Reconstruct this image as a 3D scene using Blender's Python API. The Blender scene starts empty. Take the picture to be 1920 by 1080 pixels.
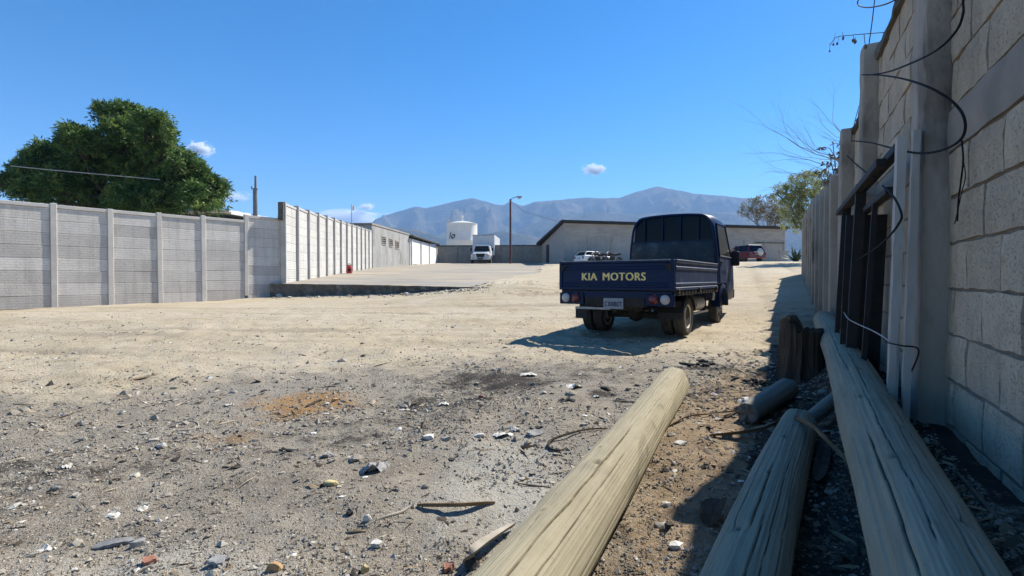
import bpy, bmesh, math, random
import numpy as np
from mathutils import Vector, Matrix

S = bpy.context.scene
C = S.collection
rnd = random.Random(7)
R = math.radians

# ------------------------------------------------------------------ camera, light, sky
CAMZ, F, CX, CY, HOR = 1.0, 950.0, 960.0, 540.0, 522.0
PITCH = math.atan((CY - HOR) / F)
cd = bpy.data.cameras.new('camera')
cd.sensor_width = 36.0
cd.lens = F / 1920 * 36.0
cd.clip_start, cd.clip_end = 0.05, 40000
cam = bpy.data.objects.new('camera', cd)
C.objects.link(cam)
cam.location = (0, 0, CAMZ)
cam.rotation_euler = (math.pi / 2 - PITCH, 0, 0)
S.camera = cam

SUN_EL, SUN_AZ = R(44.0), R(47.0)          # azimuth from +Y towards +X
W_ = bpy.data.worlds.new('World')
S.world = W_
W_.use_nodes = True
wn, wl = W_.node_tree.nodes, W_.node_tree.links
wn.clear()
sky = wn.new('ShaderNodeTexSky')
sky.sky_type = 'NISHITA'
sky.sun_disc = False
sky.sun_elevation = SUN_EL
sky.sun_rotation = SUN_AZ
sky.altitude = 600
sky.air_density = 1.0
sky.dust_density = 0.15
sky.ozone_density = 5.0
hs = wn.new('ShaderNodeHueSaturation')
hs.inputs['Saturation'].default_value = 1.38
hs.inputs['Hue'].default_value = .5
bg = wn.new('ShaderNodeBackground')
bg.inputs['Strength'].default_value = 0.088
wo = wn.new('ShaderNodeOutputWorld')
wl.new(sky.outputs[0], hs.inputs['Color'])
wl.new(hs.outputs[0], bg.inputs[0])
wl.new(bg.outputs[0], wo.inputs[0])

sd = bpy.data.lights.new('sun', 'SUN')
sd.energy = 5.0
sd.angle = R(0.53)
sd.color = (1.0, 0.95, 0.86)
sun = bpy.data.objects.new('sun', sd)
C.objects.link(sun)
to_sun = Vector((math.sin(SUN_AZ) * math.cos(SUN_EL), math.cos(SUN_AZ) * math.cos(SUN_EL), math.sin(SUN_EL)))
sun.rotation_euler = (-to_sun).to_track_quat('-Z', 'Y').to_euler()
S.view_settings.view_transform = 'Standard'
S.view_settings.look = 'None'
S.view_settings.exposure = 0.8
S.view_settings.gamma = 1.0
S.view_settings.use_curve_mapping = False
try:
    S.cycles.volume_bounces = 4
    S.cycles.use_denoising = True
except Exception:
    pass

# ------------------------------------------------------------------ geometry of the view: turn a picture point into a place
cp, sp = math.cos(PITCH), math.sin(PITCH)


def ray(px, py):
    a, b = (px - CX) / F, -(py - CY) / F
    return Vector((a, cp + b * sp, -sp + b * cp))


def at(px, py, Y):
    d = ray(px, py)
    k = Y / d.y
    return Vector((d.x * k, Y, CAMZ + d.z * k))


# ------------------------------------------------------------------ numpy noise
def _h(ix, iy, seed):
    n = (ix.astype(np.int64) * 374761393 + iy.astype(np.int64) * 668265263 + seed * 974711) & 0xFFFFFFFF
    n = ((n ^ (n >> 13)) * 1274126177) & 0xFFFFFFFF
    n = n ^ (n >> 16)
    return (n & 0xFFFF) / 65535.0


def vnoise(x, y, seed=0):
    x, y = np.asarray(x, float), np.asarray(y, float)
    ix, iy = np.floor(x), np.floor(y)
    fx, fy = x - ix, y - iy
    fx, fy = fx * fx * fx * (fx * (fx * 6 - 15) + 10), fy * fy * fy * (fy * (fy * 6 - 15) + 10)
    a, b, c, d = _h(ix, iy, seed), _h(ix + 1, iy, seed), _h(ix, iy + 1, seed), _h(ix + 1, iy + 1, seed)
    return (a * (1 - fx) + b * fx) * (1 - fy) + (c * (1 - fx) + d * fx) * fy - 0.5


def fbm(x, y, o=4, seed=0, gain=0.5):
    s, a, f = 0, 1.0, 1.0
    for i in range(o):
        s = s + a * vnoise(np.asarray(x) * f + 17.3 * i, np.asarray(y) * f - 9.1 * i, seed + i)
        a *= gain
        f *= 2.03
    return s


def ridged(x, y, o=4, seed=0):
    s, a, f = 0, 1.0, 1.0
    for i in range(o):
        s = s + a * (1 - np.abs(2 * vnoise(np.asarray(x) * f + 5.1 * i, np.asarray(y) * f + 3.7 * i, seed + i)) * 2)
        a *= 0.5
        f *= 2.1
    return s


# ------------------------------------------------------------------ terrain
TP = np.array([
    (0, .5, 0), (0, 2, 0), (0, 4, .02), (0, 6, .06), (3, 5, .05), (2.4, 7.5, .12), (4, 9.6, .19), (2.5, 10, .21),
    (-4, 2, 0), (-4, 6, .08), (-9, 4, .1), (-9, 9, .22), (-4, 10, .2), (-11.8, 13, .27), (-14.5, 11, .22),
    (-8.3, 17.2, .36), (-6, 16.6, .42), (-4.5, 16.2, .46), (-2.5, 15.6, .58), (-1.0, 15.2, .70),
    (-4, 13, .3), (0, 13, .42), (.4, 15.6, .77), (-.5, 16.4, .83), (.2, 19, .95), (.9, 22, 1.09), (1.5, 25.2, 1.25), (2.1, 27.5, 1.37), (2.6, 36, 1.78), (3.2, 42, 2.07), (4, 56, 2.72),
    (5.8, 12, .5), (8, 15.5, .87), (9.4, 19, 1.25), (12, 25, 1.72), (16, 30, 2.0), (19, 38, 2.25), (24, 48, 2.5), (26, 55, 2.65),
    (6, 22, 1.3), (8, 30, 1.75), (6, 45, 2.3), (12, 46, 2.45),
    (-12, 36, 1.7), (-10, 46, 2.2), (-8, 57, 2.65), (-25, 20, .6), (-30, 40, 1.5), (0, 80, 3), (-50, 80, 3), (50, 80, 3),
    (40, 40, 2.4), (25, 15, .9), (12, 8, .3), (6, 3, .05), (-25, 5, .2), (-20, -10, 0), (20, -10, 0), (0, -10, 0), (-40, -5, 0), (40, -5, .2)])
_MQ = 2.0
_d = np.sqrt((TP[:, None, 0] - TP[None, :, 0]) ** 2 + (TP[:, None, 1] - TP[None, :, 1]) ** 2 + _MQ ** 2)
_A = np.vstack([np.hstack([-_d, np.ones((len(TP), 1))]), np.hstack([np.ones((1, len(TP))), [[0]]])])
_w = np.linalg.solve(_A, np.append(TP[:, 2], 0))

# wall line on the right
WO = Vector((.7275, 0, 0))
WT = Vector((.473, .881, 0)).normalized()
WN = Vector((-WT.y, WT.x, 0))

PADP = [(-8.75, 17.45), (-6.4, 16.85), (-4.6, 16.5), (-2.4, 15.75), (-1.1, 15.3), (2.35, 27.3), (3.3, 40), (4.2, 58), (-9, 58.5), (-10, 46), (-10.6, 37)]


def pad_z(x, y):
    return .83 + .048 * (np.asarray(y, float) - 17.7)


def poly_sd(x, y, P):
    """signed distance to a polygon, positive inside"""
    x, y = np.asarray(x, float), np.asarray(y, float)
    d = np.full(x.shape, 1e9)
    ins = np.zeros(x.shape, bool)
    for i in range(len(P)):
        (x0, y0), (x1, y1) = P[i], P[(i + 1) % len(P)]
        ex, ey = x1 - x0, y1 - y0
        t = np.clip(((x - x0) * ex + (y - y0) * ey) / (ex * ex + ey * ey), 0, 1)
        d = np.minimum(d, np.hypot(x - x0 - t * ex, y - y0 - t * ey))
        c = ((y0 > y) != (y1 > y)) & (x < (x1 - x0) * (y - y0) / (y1 - y0 + 1e-12) + x0)
        ins ^= c
    return np.where(ins, d, -d)


RUTS = [(6.3, .03, .010), (7.75, .05, .012), (8.5, .02, -.008), (9.9, .04, -.006), (10.9, -.01, .012), (12.3, .02, .010), (7.1, -.02, .02)]


def ruts(x, y):
    """tyre tracks worn across the yard: broken shallow grooves"""
    s = 0
    for i, (y0, a, c) in enumerate(RUTS):
        yc = y0 + a * x + c * x * x * .5 + .25 * vnoise(x * .35, 0 * x + i * 3.3, 90 + i)
        w = .13 + .05 * vnoise(x * .8, 0 * x + i, 70 + i)
        s = s + np.exp(-((y - yc) / w) ** 2) * np.clip(.55 + 1.4 * vnoise(x * .5, 0 * x + i * 7.7, 40 + i), 0, 1)
    s = s * np.clip((4 - x) / 2, 0, 1)
    for off in (0.0, 1.45):                       # the way in past the truck, up the ramp
        xc = 4.9 + off + .42 * (y - 9) + .3 * vnoise(y * .2, 0 * y + off, 55)
        s = s + .9 * np.exp(-((x - xc) / .17) ** 2) * np.clip((y - 7) / 2, 0, 1) * np.clip((30 - y) / 5, 0, 1) * np.clip(.7 + vnoise(y * .6, 0 * y + off, 57), 0, 1)
    return s


def terrain(x, y, fine=True):
    x, y = np.asarray(x, float), np.asarray(y, float)
    xc, yc = np.clip(x, -60, 60), np.clip(y, -12, 80)
    z = np.full(x.shape, _w[-1])
    for i in range(len(TP)):
        z = z - _w[i] * np.sqrt((xc - TP[i, 0]) ** 2 + (yc - TP[i, 1]) ** 2 + _MQ ** 2)
    far = np.clip((y - 70) / 60, 0, 1)
    z = z * (1 - far) + 3.0 * far
    dw = (x - WO.x) * WN.x + (y - WO.y) * WN.y
    z = z + .31 * np.exp(-(np.maximum(dw, 0) / .36) ** 2) * np.clip((8.5 - y) / 2, 0, 1)
    if fine:
        near = np.clip((14 - y) / 6, 0, 1) * np.clip((y + 2) / 2, 0, 1)
        z = z + (.05 * fbm(x * .7, y * .9, 3, 3) + .035 * fbm(x * 2.6, y * 2.6, 3, 5)) * np.clip(.25 + near, 0, 1)
        z = z + .022 * fbm(x * 9, y * 9, 3, 9) * near
        z = z + .03 * fbm(x * .25, y * 1.2, 3, 31) * np.clip((y - 5) / 3, 0, 1)
        z = z - .035 * ruts(x, y)
        z = z + .13 * np.exp(-(((x - .3) / 1.3) ** 2 + ((y - 15.6) / .8) ** 2)) * (.8 + 1.2 * fbm(x * 1.7, y * 1.7, 3, 65))
    sdp = poly_sd(x, y, PADP)
    rag = np.clip((x - (-2.2)) / 1.2, 0, 1) * np.clip((y - 15.2) / 1.0, 0, 1) * (.75 + 1.3 * fbm(x * .9, y * .45, 3, 83))
    k = np.clip((sdp - rag) / .35, 0, 1)
    z = np.where(sdp > 0, z * (1 - k) + np.minimum(z, pad_z(x, y) - .10) * k, z)
    return z


def gz(x, y):
    return float(terrain(np.array([x]), np.array([y]))[0])


def ground_at(px, py):
    """where the sight line through a picture point meets the ground"""
    d = ray(px, py)
    t = np.geomspace(.6, 90, 2600)
    zz = CAMZ + d.z * t - terrain(d.x * t, d.y * t)
    i = int(np.argmax(zz < 0))
    if zz[i] >= 0:
        i = len(t) - 1
    k = t[i]
    return Vector((d.x * k, d.y * k, gz(d.x * k, d.y * k)))


# ------------------------------------------------------------------ object helpers
def tag(o, label=None, cat=None, group=None, kind=None):
    if label:
        o['label'] = label
    if cat:
        o['category'] = cat
    if group:
        o['group'] = group
    if kind:
        o['kind'] = kind
    return o


def empty(name, loc=(0, 0, 0), rz=0.0, **k):
    o = bpy.data.objects.new(name, None)
    o.empty_display_size = .2
    C.objects.link(o)
    o.location = loc
    o.rotation_euler = (0, 0, rz)
    return tag(o, **k)


def link(name, me, parent=None, loc=None, rot=None, **k):
    o = bpy.data.objects.new(name, me)
    C.objects.link(o)
    if parent:
        o.parent = parent
    if loc is not None:
        o.location = loc
    if rot is not None:
        o.rotation_euler = rot
    return tag(o, **k)


def np_mesh(name, V, Fc, mat, attrs=None, smooth=False):
    """V (n,3); Fc (m,k) uniform k"""
    V = np.asarray(V, np.float32)
    Fc = np.asarray(Fc, np.int32)
    me = bpy.data.meshes.new(name)
    me.vertices.add(len(V))
    me.vertices.foreach_set('co', V.ravel())
    k = Fc.shape[1]
    me.loops.add(Fc.size)
    me.loops.foreach_set('vertex_index', Fc.ravel())
    me.polygons.add(len(Fc))
    me.polygons.foreach_set('loop_start', np.arange(0, Fc.size, k, dtype=np.int32))
    try:
        me.polygons.foreach_set('loop_total', np.full(len(Fc), k, np.int32))
    except Exception:
        pass
    for n, a in (attrs or {}).items():
        at_ = me.attributes.new(n, 'FLOAT', 'POINT')
        at_.data.foreach_set('value', np.asarray(a, np.float32).ravel())
    me.update(calc_edges=True)
    me.validate()
    me.polygons.foreach_set('use_smooth', np.full(len(me.polygons), smooth))
    if mat:
        me.materials.append(mat)
    return me


class MB:
    def __init__(s):
        s.v, s.f = [], []

    def add(s, V, Fs, M=None):
        b = len(s.v)
        for p in V:
            s.v.append(tuple(M @ Vector(p)) if M is not None else tuple(p))
        for f in Fs:
            s.f.append(tuple(i + b for i in f))
        return s

    def box(s, c, d, M=None, rz=0.0, taper=1.0):
        x, y, z = d[0] / 2, d[1] / 2, d[2] / 2
        V = []
        for sz in (-1, 1):
            k = taper if sz > 0 else 1
            for sx, sy in ((-1, -1), (1, -1), (1, 1), (-1, 1)):
                V.append((sx * x * k, sy * y * k, sz * z))
        T = Matrix.Translation(c) @ Matrix.Rotation(rz, 4, 'Z')
        if M is not None:
            T = M @ T
        return s.add(V, [(3, 2, 1, 0), (4, 5, 6, 7), (0, 1, 5, 4), (1, 2, 6, 5), (2, 3, 7, 6), (3, 0, 4, 7)], T)

    def beam(s, p, q, w, h):
        p, q = Vector(p), Vector(q)
        d = q - p
        up = Vector((0, 0, 1)) if abs(d.normalized().z) < .95 else Vector((0, 1, 0))
        x = d.normalized()
        y = up.cross(x).normalized()
        z = x.cross(y)
        M = Matrix(((x.x, y.x, z.x, 0), (x.y, y.y, z.y, 0), (x.z, y.z, z.z, 0), (0, 0, 0, 1)))
        return s.box((0, 0, 0), (d.length, w, h), Matrix.Translation((p + q) / 2) @ M)

    def tube(s, pts, rad, n=6, caps=True):
        pts = [Vector(p) for p in pts]
        if not hasattr(rad, '__len__'):
            rad = [rad] * len(pts)
        rings = []
        prev = None
        for i, p in enumerate(pts):
            d = (pts[min(i + 1, len(pts) - 1)] - pts[max(i - 1, 0)])
            if d.length < 1e-9:
                d = Vector((0, 0, 1))
            d.normalize()
            if prev is None:
                u = d.orthogonal().normalized()
            else:
                u = (prev - d * prev.dot(d))
                u = u.normalized() if u.length > 1e-6 else d.orthogonal().normalized()
            prev = u
            w = d.cross(u)
            b = len(s.v)
            for k in range(n):
                a = 2 * math.pi * k / n
                s.v.append(tuple(p + (u * math.cos(a) + w * math.sin(a)) * rad[i]))
            rings.append(b)
        for i in range(len(rings) - 1):
            for k in range(n):
                s.f.append((rings[i] + k, rings[i] + (k + 1) % n, rings[i + 1] + (k + 1) % n, rings[i + 1] + k))
        if caps:
            s.f.append(tuple(rings[0] + k for k in reversed(range(n))))
            s.f.append(tuple(rings[-1] + k for k in range(n)))
        return s

    def lathe(s, prof, M=None, n=24):
        """prof (r, t) revolved around local x"""
        V, Fs = [], []
        for r, t in prof:
            for k in range(n):
                a = 2 * math.pi * k / n
                V.append((t, r * math.cos(a), r * math.sin(a)))
        for i in range(len(prof) - 1):
            for k in range(n):
                Fs.append((i * n + k, i * n + (k + 1) % n, (i + 1) * n + (k + 1) % n, (i + 1) * n + k))
        if prof[0][0] > 1e-6:
            Fs.append(tuple(reversed(range(n))))
        if prof[-1][0] > 1e-6:
            Fs.append(tuple((len(prof) - 1) * n + k for k in range(n)))
        return s.add(V, Fs, M)

    def prism(s, poly, axis_depth, M=None):
        """poly in (x,z), extruded along y from 0 to depth"""
        n = len(poly)
        V = [(x, 0, z) for x, z in poly] + [(x, axis_depth, z) for x, z in poly]
        Fs = [tuple(range(n)), tuple(reversed(range(n, 2 * n)))]
        for i in range(n):
            j = (i + 1) % n
            Fs.append((j, i, i + n, j + n))
        return s.add(V, Fs, M)

    def blob(s, c, r, seed=0, sub=2, amp=.35, M=None, flat=None):
        bm = bmesh.new()
        bmesh.ops.create_icosphere(bm, subdivisions=sub, radius=1)
        rr = random.Random(seed)
        dirs = [(Vector((rr.gauss(0, 1), rr.gauss(0, 1), rr.gauss(0, 1))).normalized(), rr.uniform(.35, .95)) for _ in range(9)]
        V = []
        for v in bm.verts:
            p = v.co.copy()
            for d, h in dirs:                      # shave flat facets off, as a broken stone
                t = p.dot(d) - h
                if t > 0:
                    p -= d * t * (.4 + amp)
            p *= 1 + rr.uniform(-.07, .07)
            if flat is not None and p.z < flat:
                p.z = flat
            V.append((p.x * r[0], p.y * r[1], p.z * r[2]))
        Fs = [tuple(v.index for v in f.verts) for f in bm.faces]
        bm.free()
        T = Matrix.Translation(c)
        if M is not None:
            T = T @ M
        return s.add(V, Fs, T)

    def mesh(s, name, mat, smooth=False, bevel=0, seg=1):
        me = bpy.data.meshes.new(name)
        me.from_pydata(s.v, [], s.f)
        me.update()
        bm = bmesh.new()
        bm.from_mesh(me)
        bmesh.ops.recalc_face_normals(bm, faces=bm.faces)
        if bevel:
            eds = [e for e in bm.edges if len(e.link_faces) == 2 and e.calc_face_angle(0) > .5]
            bmesh.ops.bevel(bm, geom=eds, offset=bevel, segments=seg, affect='EDGES', profile=.6)
        bm.to_mesh(me)
        bm.free()
        if smooth:
            me.polygons.foreach_set('use_smooth', [True] * len(me.polygons))
            try:
                me.set_sharp_from_angle(angle=R(35))
            except Exception:
                pass
        me.materials.append(mat)
        return me

    def build(s, name, mat, parent=None, loc=None, rot=None, smooth=False, bevel=0, seg=1, **k):
        return link(name, s.mesh(name, mat, smooth, bevel, seg), parent, loc, rot, **k)


# ------------------------------------------------------------------ materials
def node_mat(name):
    m = bpy.data.materials.new(name)
    m.use_nodes = True
    nt = m.node_tree
    nt.nodes.clear()
    out = nt.nodes.new('ShaderNodeOutputMaterial')
    b = nt.nodes.new('ShaderNodeBsdfPrincipled')
    nt.links.new(b.outputs[0], out.inputs[0])
    return m, nt, b, out


class NT:
    """short hand for node wiring"""

    def __init__(s, nt):
        s.nt = nt

    def n(s, t, **k):
        o = s.nt.nodes.new('ShaderNode' + t)
        for a, v in k.items():
            setattr(o, a, v)
        return o

    def l(s, a, b):
        s.nt.links.new(a, b)

    def pos(s, kind='world', scale=(1, 1, 1), rot=(0, 0, 0)):
        if kind == 'world':
            o = s.n('NewGeometry').outputs['Position']
        else:
            o = s.n('TexCoord').outputs['Object']
        mp = s.n('Mapping')
        mp.inputs['Scale'].default_value = scale
        mp.inputs['Rotation'].default_value = rot
        s.l(o, mp.inputs['Vector'])
        return mp.outputs[0]

    def noise(s, vec, scale, detail=4, rough=.55, dist=0.0):
        o = s.n('TexNoise')
        o.inputs['Scale'].default_value = scale
        o.inputs['Detail'].default_value = detail
        o.inputs['Roughness'].default_value = rough
        o.inputs['Distortion'].default_value = dist
        s.l(vec, o.inputs['Vector'])
        return o.outputs[0]

    def ramp(s, fac, stops):
        o = s.n('ValToRGB')
        e = o.color_ramp.elements
        while len(e) < len(stops):
            e.new(.5)
        for x, (p, c) in zip(e, stops):
            x.position = p
            x.color = (c, c, c, 1) if not hasattr(c, '__len__') else (*c, 1)
        s.l(fac, o.inputs[0])
        return o.outputs[0]

    def mix(s, fac, a, b, mode='MIX'):
        o = s.n('Mix', data_type='RGBA', blend_type=mode)
        for v, i in ((fac, 0), (a, 6), (b, 7)):
            if isinstance(v, (int, float)) and i == 0:
                o.inputs[0].default_value = v
            elif hasattr(v, '__len__'):
                o.inputs[i].default_value = (*v, 1)
            else:
                s.l(v, o.inputs[i])
        return o.outputs[2]

    def math(s, op, a, b=None, clamp=False):
        o = s.n('Math', operation=op, use_clamp=clamp)
        for i, v in enumerate((a, b)):
            if v is None:
                continue
            if isinstance(v, (int, float)):
                o.inputs[i].default_value = v
            else:
                s.l(v, o.inputs[i])
        return o.outputs[0]

    def attr(s, name):
        return s.n('Attribute', attribute_name=name).outputs['Fac']

    def rand(s):
        return s.n('ObjectInfo').outputs['Random']

    def bump(s, h, strength, dist, bsdf, prev=None):
        o = s.n('Bump')
        o.inputs['Strength'].default_value = strength
        o.inputs['Distance'].default_value = dist
        s.l(h, o.inputs['Height'])
        if prev:
            s.l(prev, o.inputs['Normal'])
        s.l(o.outputs[0], bsdf.inputs['Normal'])
        return o.outputs[0]


def M(name, c1, c2=None, scale=4.0, rough=.8, bump=.3, bscale=50.0, bdist=.01, metal=0.0, spec=.3, rand=.0, stretch=(1, 1, 1), c3=None,
      s3=1.0, t3=(.55, .7), kind='world', coat=0.0):
    c2 = c2 or tuple(x * .75 for x in c1)
    m, nt, b, _ = node_mat(name)
    t = NT(nt)
    p = t.pos(kind, stretch)
    col = t.mix(t.ramp(t.noise(p, scale, 6, .6), [(.35, 0.), (.65, 1.)]), c1, c2)
    if c3:
        col = t.mix(t.ramp(t.noise(p, s3, 5, .65), [(t3[0], 0.), (t3[1], 1.)]), col, c3)
    if rand:
        v = t.math('MULTIPLY_ADD', t.rand(), 2 * rand)
        v.node.inputs[2].default_value = 1 - rand
        h = t.n('HueSaturation')
        t.l(v, h.inputs['Value'])
        t.l(col, h.inputs['Color'])
        col = h.outputs[0]
    t.l(col, b.inputs['Base Color'])
    b.inputs['Roughness'].default_value = rough
    b.inputs['Metallic'].default_value = metal
    b.inputs['Specular IOR Level'].default_value = spec
    b.inputs['Coat Weight'].default_value = coat
    b.inputs['Coat Roughness'].default_value = .12
    if bump:
        t.bump(t.noise(p, bscale, 5, .65), bump, bdist, b)
    return m


def ground_material():
    m, nt, b, _ = node_mat('dirt')
    t = NT(nt)
    p = t.pos()
    big = t.noise(p, .6, 6, .6)
    mid = t.noise(p, 5, 6, .65)
    fin = t.noise(p, 45, 4, .7)
    grit = t.noise(p, 160, 3, .7)
    streak = t.noise(t.pos('world', (.22, 2.2, 1), (0, 0, R(-5))), 1.5, 6, .65)
    tan = t.mix(t.ramp(streak, [(.3, 0.), (.7, 1.)]), (.56, .475, .33), (.41, .33, .215))
    tan = t.mix(t.ramp(big, [(.42, 0.), (.62, 1.)]), tan, (.53, .45, .33))
    tan = t.mix(t.ramp(mid, [(.55, 0.), (.75, .55)]), tan, (.27, .205, .13))
    tan = t.mix(t.math('MULTIPLY', t.attr('rut'), .8), tan, (.36, .295, .21))
    brown = t.mix(t.ramp(mid, [(.4, 0.), (.65, 1.)]), (.36, .265, .165), (.22, .155, .095))
    brown = t.mix(t.ramp(fin, [(.56, 0.), (.68, 1.)]), brown, (.42, .34, .22))
    ash = t.mix(t.ramp(mid, [(.36, 0.), (.64, 1.)]), (.345, .30, .232), (.225, .19, .145))
    ash = t.mix(t.ramp(big, [(.45, 0.), (.6, .8)]), ash, (.31, .275, .225))
    ash = t.mix(t.ramp(fin, [(.57, 0.), (.66, .9)]), ash, (.14, .118, .09))
    ash = t.mix(t.ramp(grit, [(.57, 0.), (.68, .9)]), ash, (.62, .57, .47))
    ga = t.attr('ash')
    edge = t.math('ADD', ga, t.math('ADD', t.math('MULTIPLY', t.math('SUBTRACT', mid, .5), .9), t.math('MULTIPLY', t.math('SUBTRACT', big, .5), 1.1)))
    col = t.mix(t.ramp(edge, [(.22, 0.), (.72, 1.)]), tan, ash)
    eb = t.math('ADD', t.attr('brown'), t.math('MULTIPLY', t.math('SUBTRACT', mid, .5), .8))
    col = t.mix(t.ramp(eb, [(.35, 0.), (.65, 1.)]), col, brown)
    er = t.math('ADD', t.attr('rust'), t.math('ADD', t.math('MULTIPLY', t.math('SUBTRACT', fin, .5), 1.1), t.math('MULTIPLY', t.math('SUBTRACT', mid, .5), 1.5)))
    col = t.mix(t.ramp(er, [(.35, 0.), (.8, .85)]), col, (.36, .205, .08))
    ep = t.math('ADD', t.attr('pale'), t.math('ADD', t.math('MULTIPLY', t.math('SUBTRACT', fin, .5), 1.1), t.math('MULTIPLY', t.math('SUBTRACT', mid, .5), 1.2)))
    col = t.mix(t.ramp(ep, [(.35, 0.), (.75, .8)]), col, (.47, .44, .37))
    ec = t.math('ADD', t.attr('char'), t.math('ADD', t.math('MULTIPLY', t.math('SUBTRACT', fin, .5), 1.3), t.math('MULTIPLY', t.math('SUBTRACT', mid, .5), 1.5)))
    col = t.mix(t.ramp(ec, [(.3, 0.), (.7, .92)]), col, (.035, .03, .027))
    t.l(col, b.inputs['Base Color'])
    b.inputs['Roughness'].default_value = .95
    b.inputs['Specular IOR Level'].default_value = .15
    h = t.math('ADD', t.math('MULTIPLY', fin, .7), t.math('MULTIPLY', grit, .35))
    n1 = t.bump(h, 1.0, .024, b)
    t.bump(mid, .5, .05, b, n1)
    return m


def board_material(name, c1, c2, stain, kind='object', courses=5.0, rand=.17):
    """cast concrete board with thin stacked courses in relief"""
    m, nt, b, _ = node_mat(name)
    t = NT(nt)
    p = t.pos()
    o = t.n('TexCoord').outputs['Object']
    mp = t.n('Mapping')
    mp.inputs['Rotation'].default_value = (R(90), 0, 0)
    t.l(o, mp.inputs['Vector'])
    br = t.n('TexBrick')
    br.inputs['Scale'].default_value = 1.0
    br.inputs['Brick Width'].default_value = .38
    br.inputs['Row Height'].default_value = .062
    br.inputs['Mortar Size'].default_value = .006
    br.inputs['Mortar Smooth'].default_value = .4
    t.l(mp.outputs[0], br.inputs['Vector'])
    n1 = t.noise(p, 2.2, 6, .62)
    n2 = t.noise(p, 20, 5, .65)
    st = t.noise(t.pos('world', (3, 3, .35)), 1.6, 6, .65)
    col = t.mix(t.ramp(n1, [(.35, 0.), (.68, 1.)]), c1, c2)
    col = t.mix(t.ramp(st, [(.5, 0.), (.72, .75)]), col, stain)
    col = t.mix(t.ramp(n2, [(.55, 0.), (.75, .5)]), col, tuple(x * .6 for x in c2))
    v = t.math('MULTIPLY_ADD', t.rand(), 2 * rand)
    v.node.inputs[2].default_value = 1 - rand
    hsv = t.n('HueSaturation')
    t.l(v, hsv.inputs['Value'])
    t.l(col, hsv.inputs['Color'])
    col = t.mix(t.math('MULTIPLY', br.outputs['Fac'], .26), hsv.outputs[0], tuple(x * .45 for x in c2))
    t.l(col, b.inputs['Base Color'])
    b.inputs['Roughness'].default_value = .92
    b.inputs['Specular IOR Level'].default_value = .2
    h = t.math('SUBTRACT', t.math('MULTIPLY', n2, .8), br.outputs['Fac'])
    t.bump(h, .55, .012, b)
    return m


def wood_material(name, light, mid_, dark, gstretch=.55):
    m, nt, b, _ = node_mat(name)
    t = NT(nt)
    p = t.pos('object', (1, 1, gstretch * .12))
    g1 = t.noise(p, 26, 6, .65, .6)
    g2 = t.noise(p, 90, 4, .7, .4)
    q = t.pos('object', (1, 1, .5))
    n1 = t.noise(q, 5, 5, .6)
    col = t.mix(t.ramp(g1, [(.34, 0.), (.66, 1.)]), light, mid_)
    col = t.mix(t.ramp(g2, [(.56, 0.), (.76, .55)]), col, dark)
    n4 = t.noise(t.pos('object', (1, 1, .8)), 2.2, 5, .65)
    col = t.mix(t.ramp(n4, [(.45, 0.), (.68, .6)]), col, tuple(.6 * a + .4 * b_ for a, b_ in zip(mid_, dark)))
    n5 = t.noise(t.pos('object', (1, 1, 1)), 38, 4, .7)
    col = t.mix(t.ramp(n5, [(.6, 0.), (.74, .5)]), col, dark)
    col = t.mix(t.ramp(n1, [(.5, 0.), (.7, .7)]), col, tuple(x * 1.12 for x in mid_))
    dk = t.attr('dark')
    col = t.mix(dk, col, tuple(x * .22 for x in dark))
    t.l(col, b.inputs['Base Color'])
    b.inputs['Roughness'].default_value = .85
    b.inputs['Specular IOR Level'].default_value = .2
    t.bump(t.math('ADD', g1, t.math('MULTIPLY', g2, .4)), .42, .005, b)
    return m


def leaf_material(name, c1, c2, c3, trans=.35):
    m, nt, b, out = node_mat(name)
    t = NT(nt)
    k = t.attr('tint')
    col = t.ramp(k, [(0., c1), (.55, c2), (1., c3)])
    t.l(col, b.inputs['Base Color'])
    b.inputs['Roughness'].default_value = .5
    b.inputs['Specular IOR Level'].default_value = .35
    tr = t.n('BsdfTranslucent')
    t.l(col, tr.inputs[0])
    mx = t.n('MixShader')
    mx.inputs[0].default_value = trans
    t.l(b.outputs[0], mx.inputs[1])
    t.l(tr.outputs[0], mx.inputs[2])
    t.l(mx.outputs[0], out.inputs[0])
    return m


def tint_material(name, stops, rough=.9, bump=.4):
    m, nt, b, _ = node_mat(name)
    t = NT(nt)
    col = t.ramp(t.attr('tint'), stops)
    n = t.noise(t.pos(), 60, 4, .65)
    col = t.mix(t.ramp(n, [(.45, 0.), (.75, .5)]), col, (.12, .105, .09))
    t.l(col, b.inputs['Base Color'])
    b.inputs['Roughness'].default_value = rough
    b.inputs['Specular IOR Level'].default_value = .2
    if bump:
        t.bump(n, bump, .01, b)
    return m


mt = {}
mt['ground'] = ground_material()
mt['grey_board'] = board_material('grey_concrete_board', (.64, .595, .53), (.54, .50, .45), (.42, .385, .34))
mt['grey_post'] = M('grey_concrete_post', (.60, .56, .50), (.50, .465, .42), 3, .92, .5, 60, .008, rand=.06)
mt['white_board'] = board_material('white_painted_board', (.62, .60, .56), (.55, .53, .485), (.40, .365, .31), rand=.04)
mt['white_post'] = M('shade_greyed_white_post', (.52, .50, .46), (.42, .40, .37), 3, .9, .4, 60, .008)  # white greyed down, standing in for the posts' shaded near faces
mt['dark_stain'] = M('stained_concrete', (.15, .14, .125), (.085, .08, .07), 4, .95, .7, 30, .03)
mt['pad'] = M('pad_concrete', (.35, .32, .27), (.225, .205, .17), .9, .95, .6, 30, .016, c3=(.43, .35, .24), s3=.5, t3=(.44, .6), stretch=(.4, 1.6, 1))
mt['padface'] = M('old_concrete_face', (.20, .19, .165), (.11, .105, .09), 4, .95, .9, 22, .05, c3=(.32, .31, .27), s3=2.2)
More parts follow.
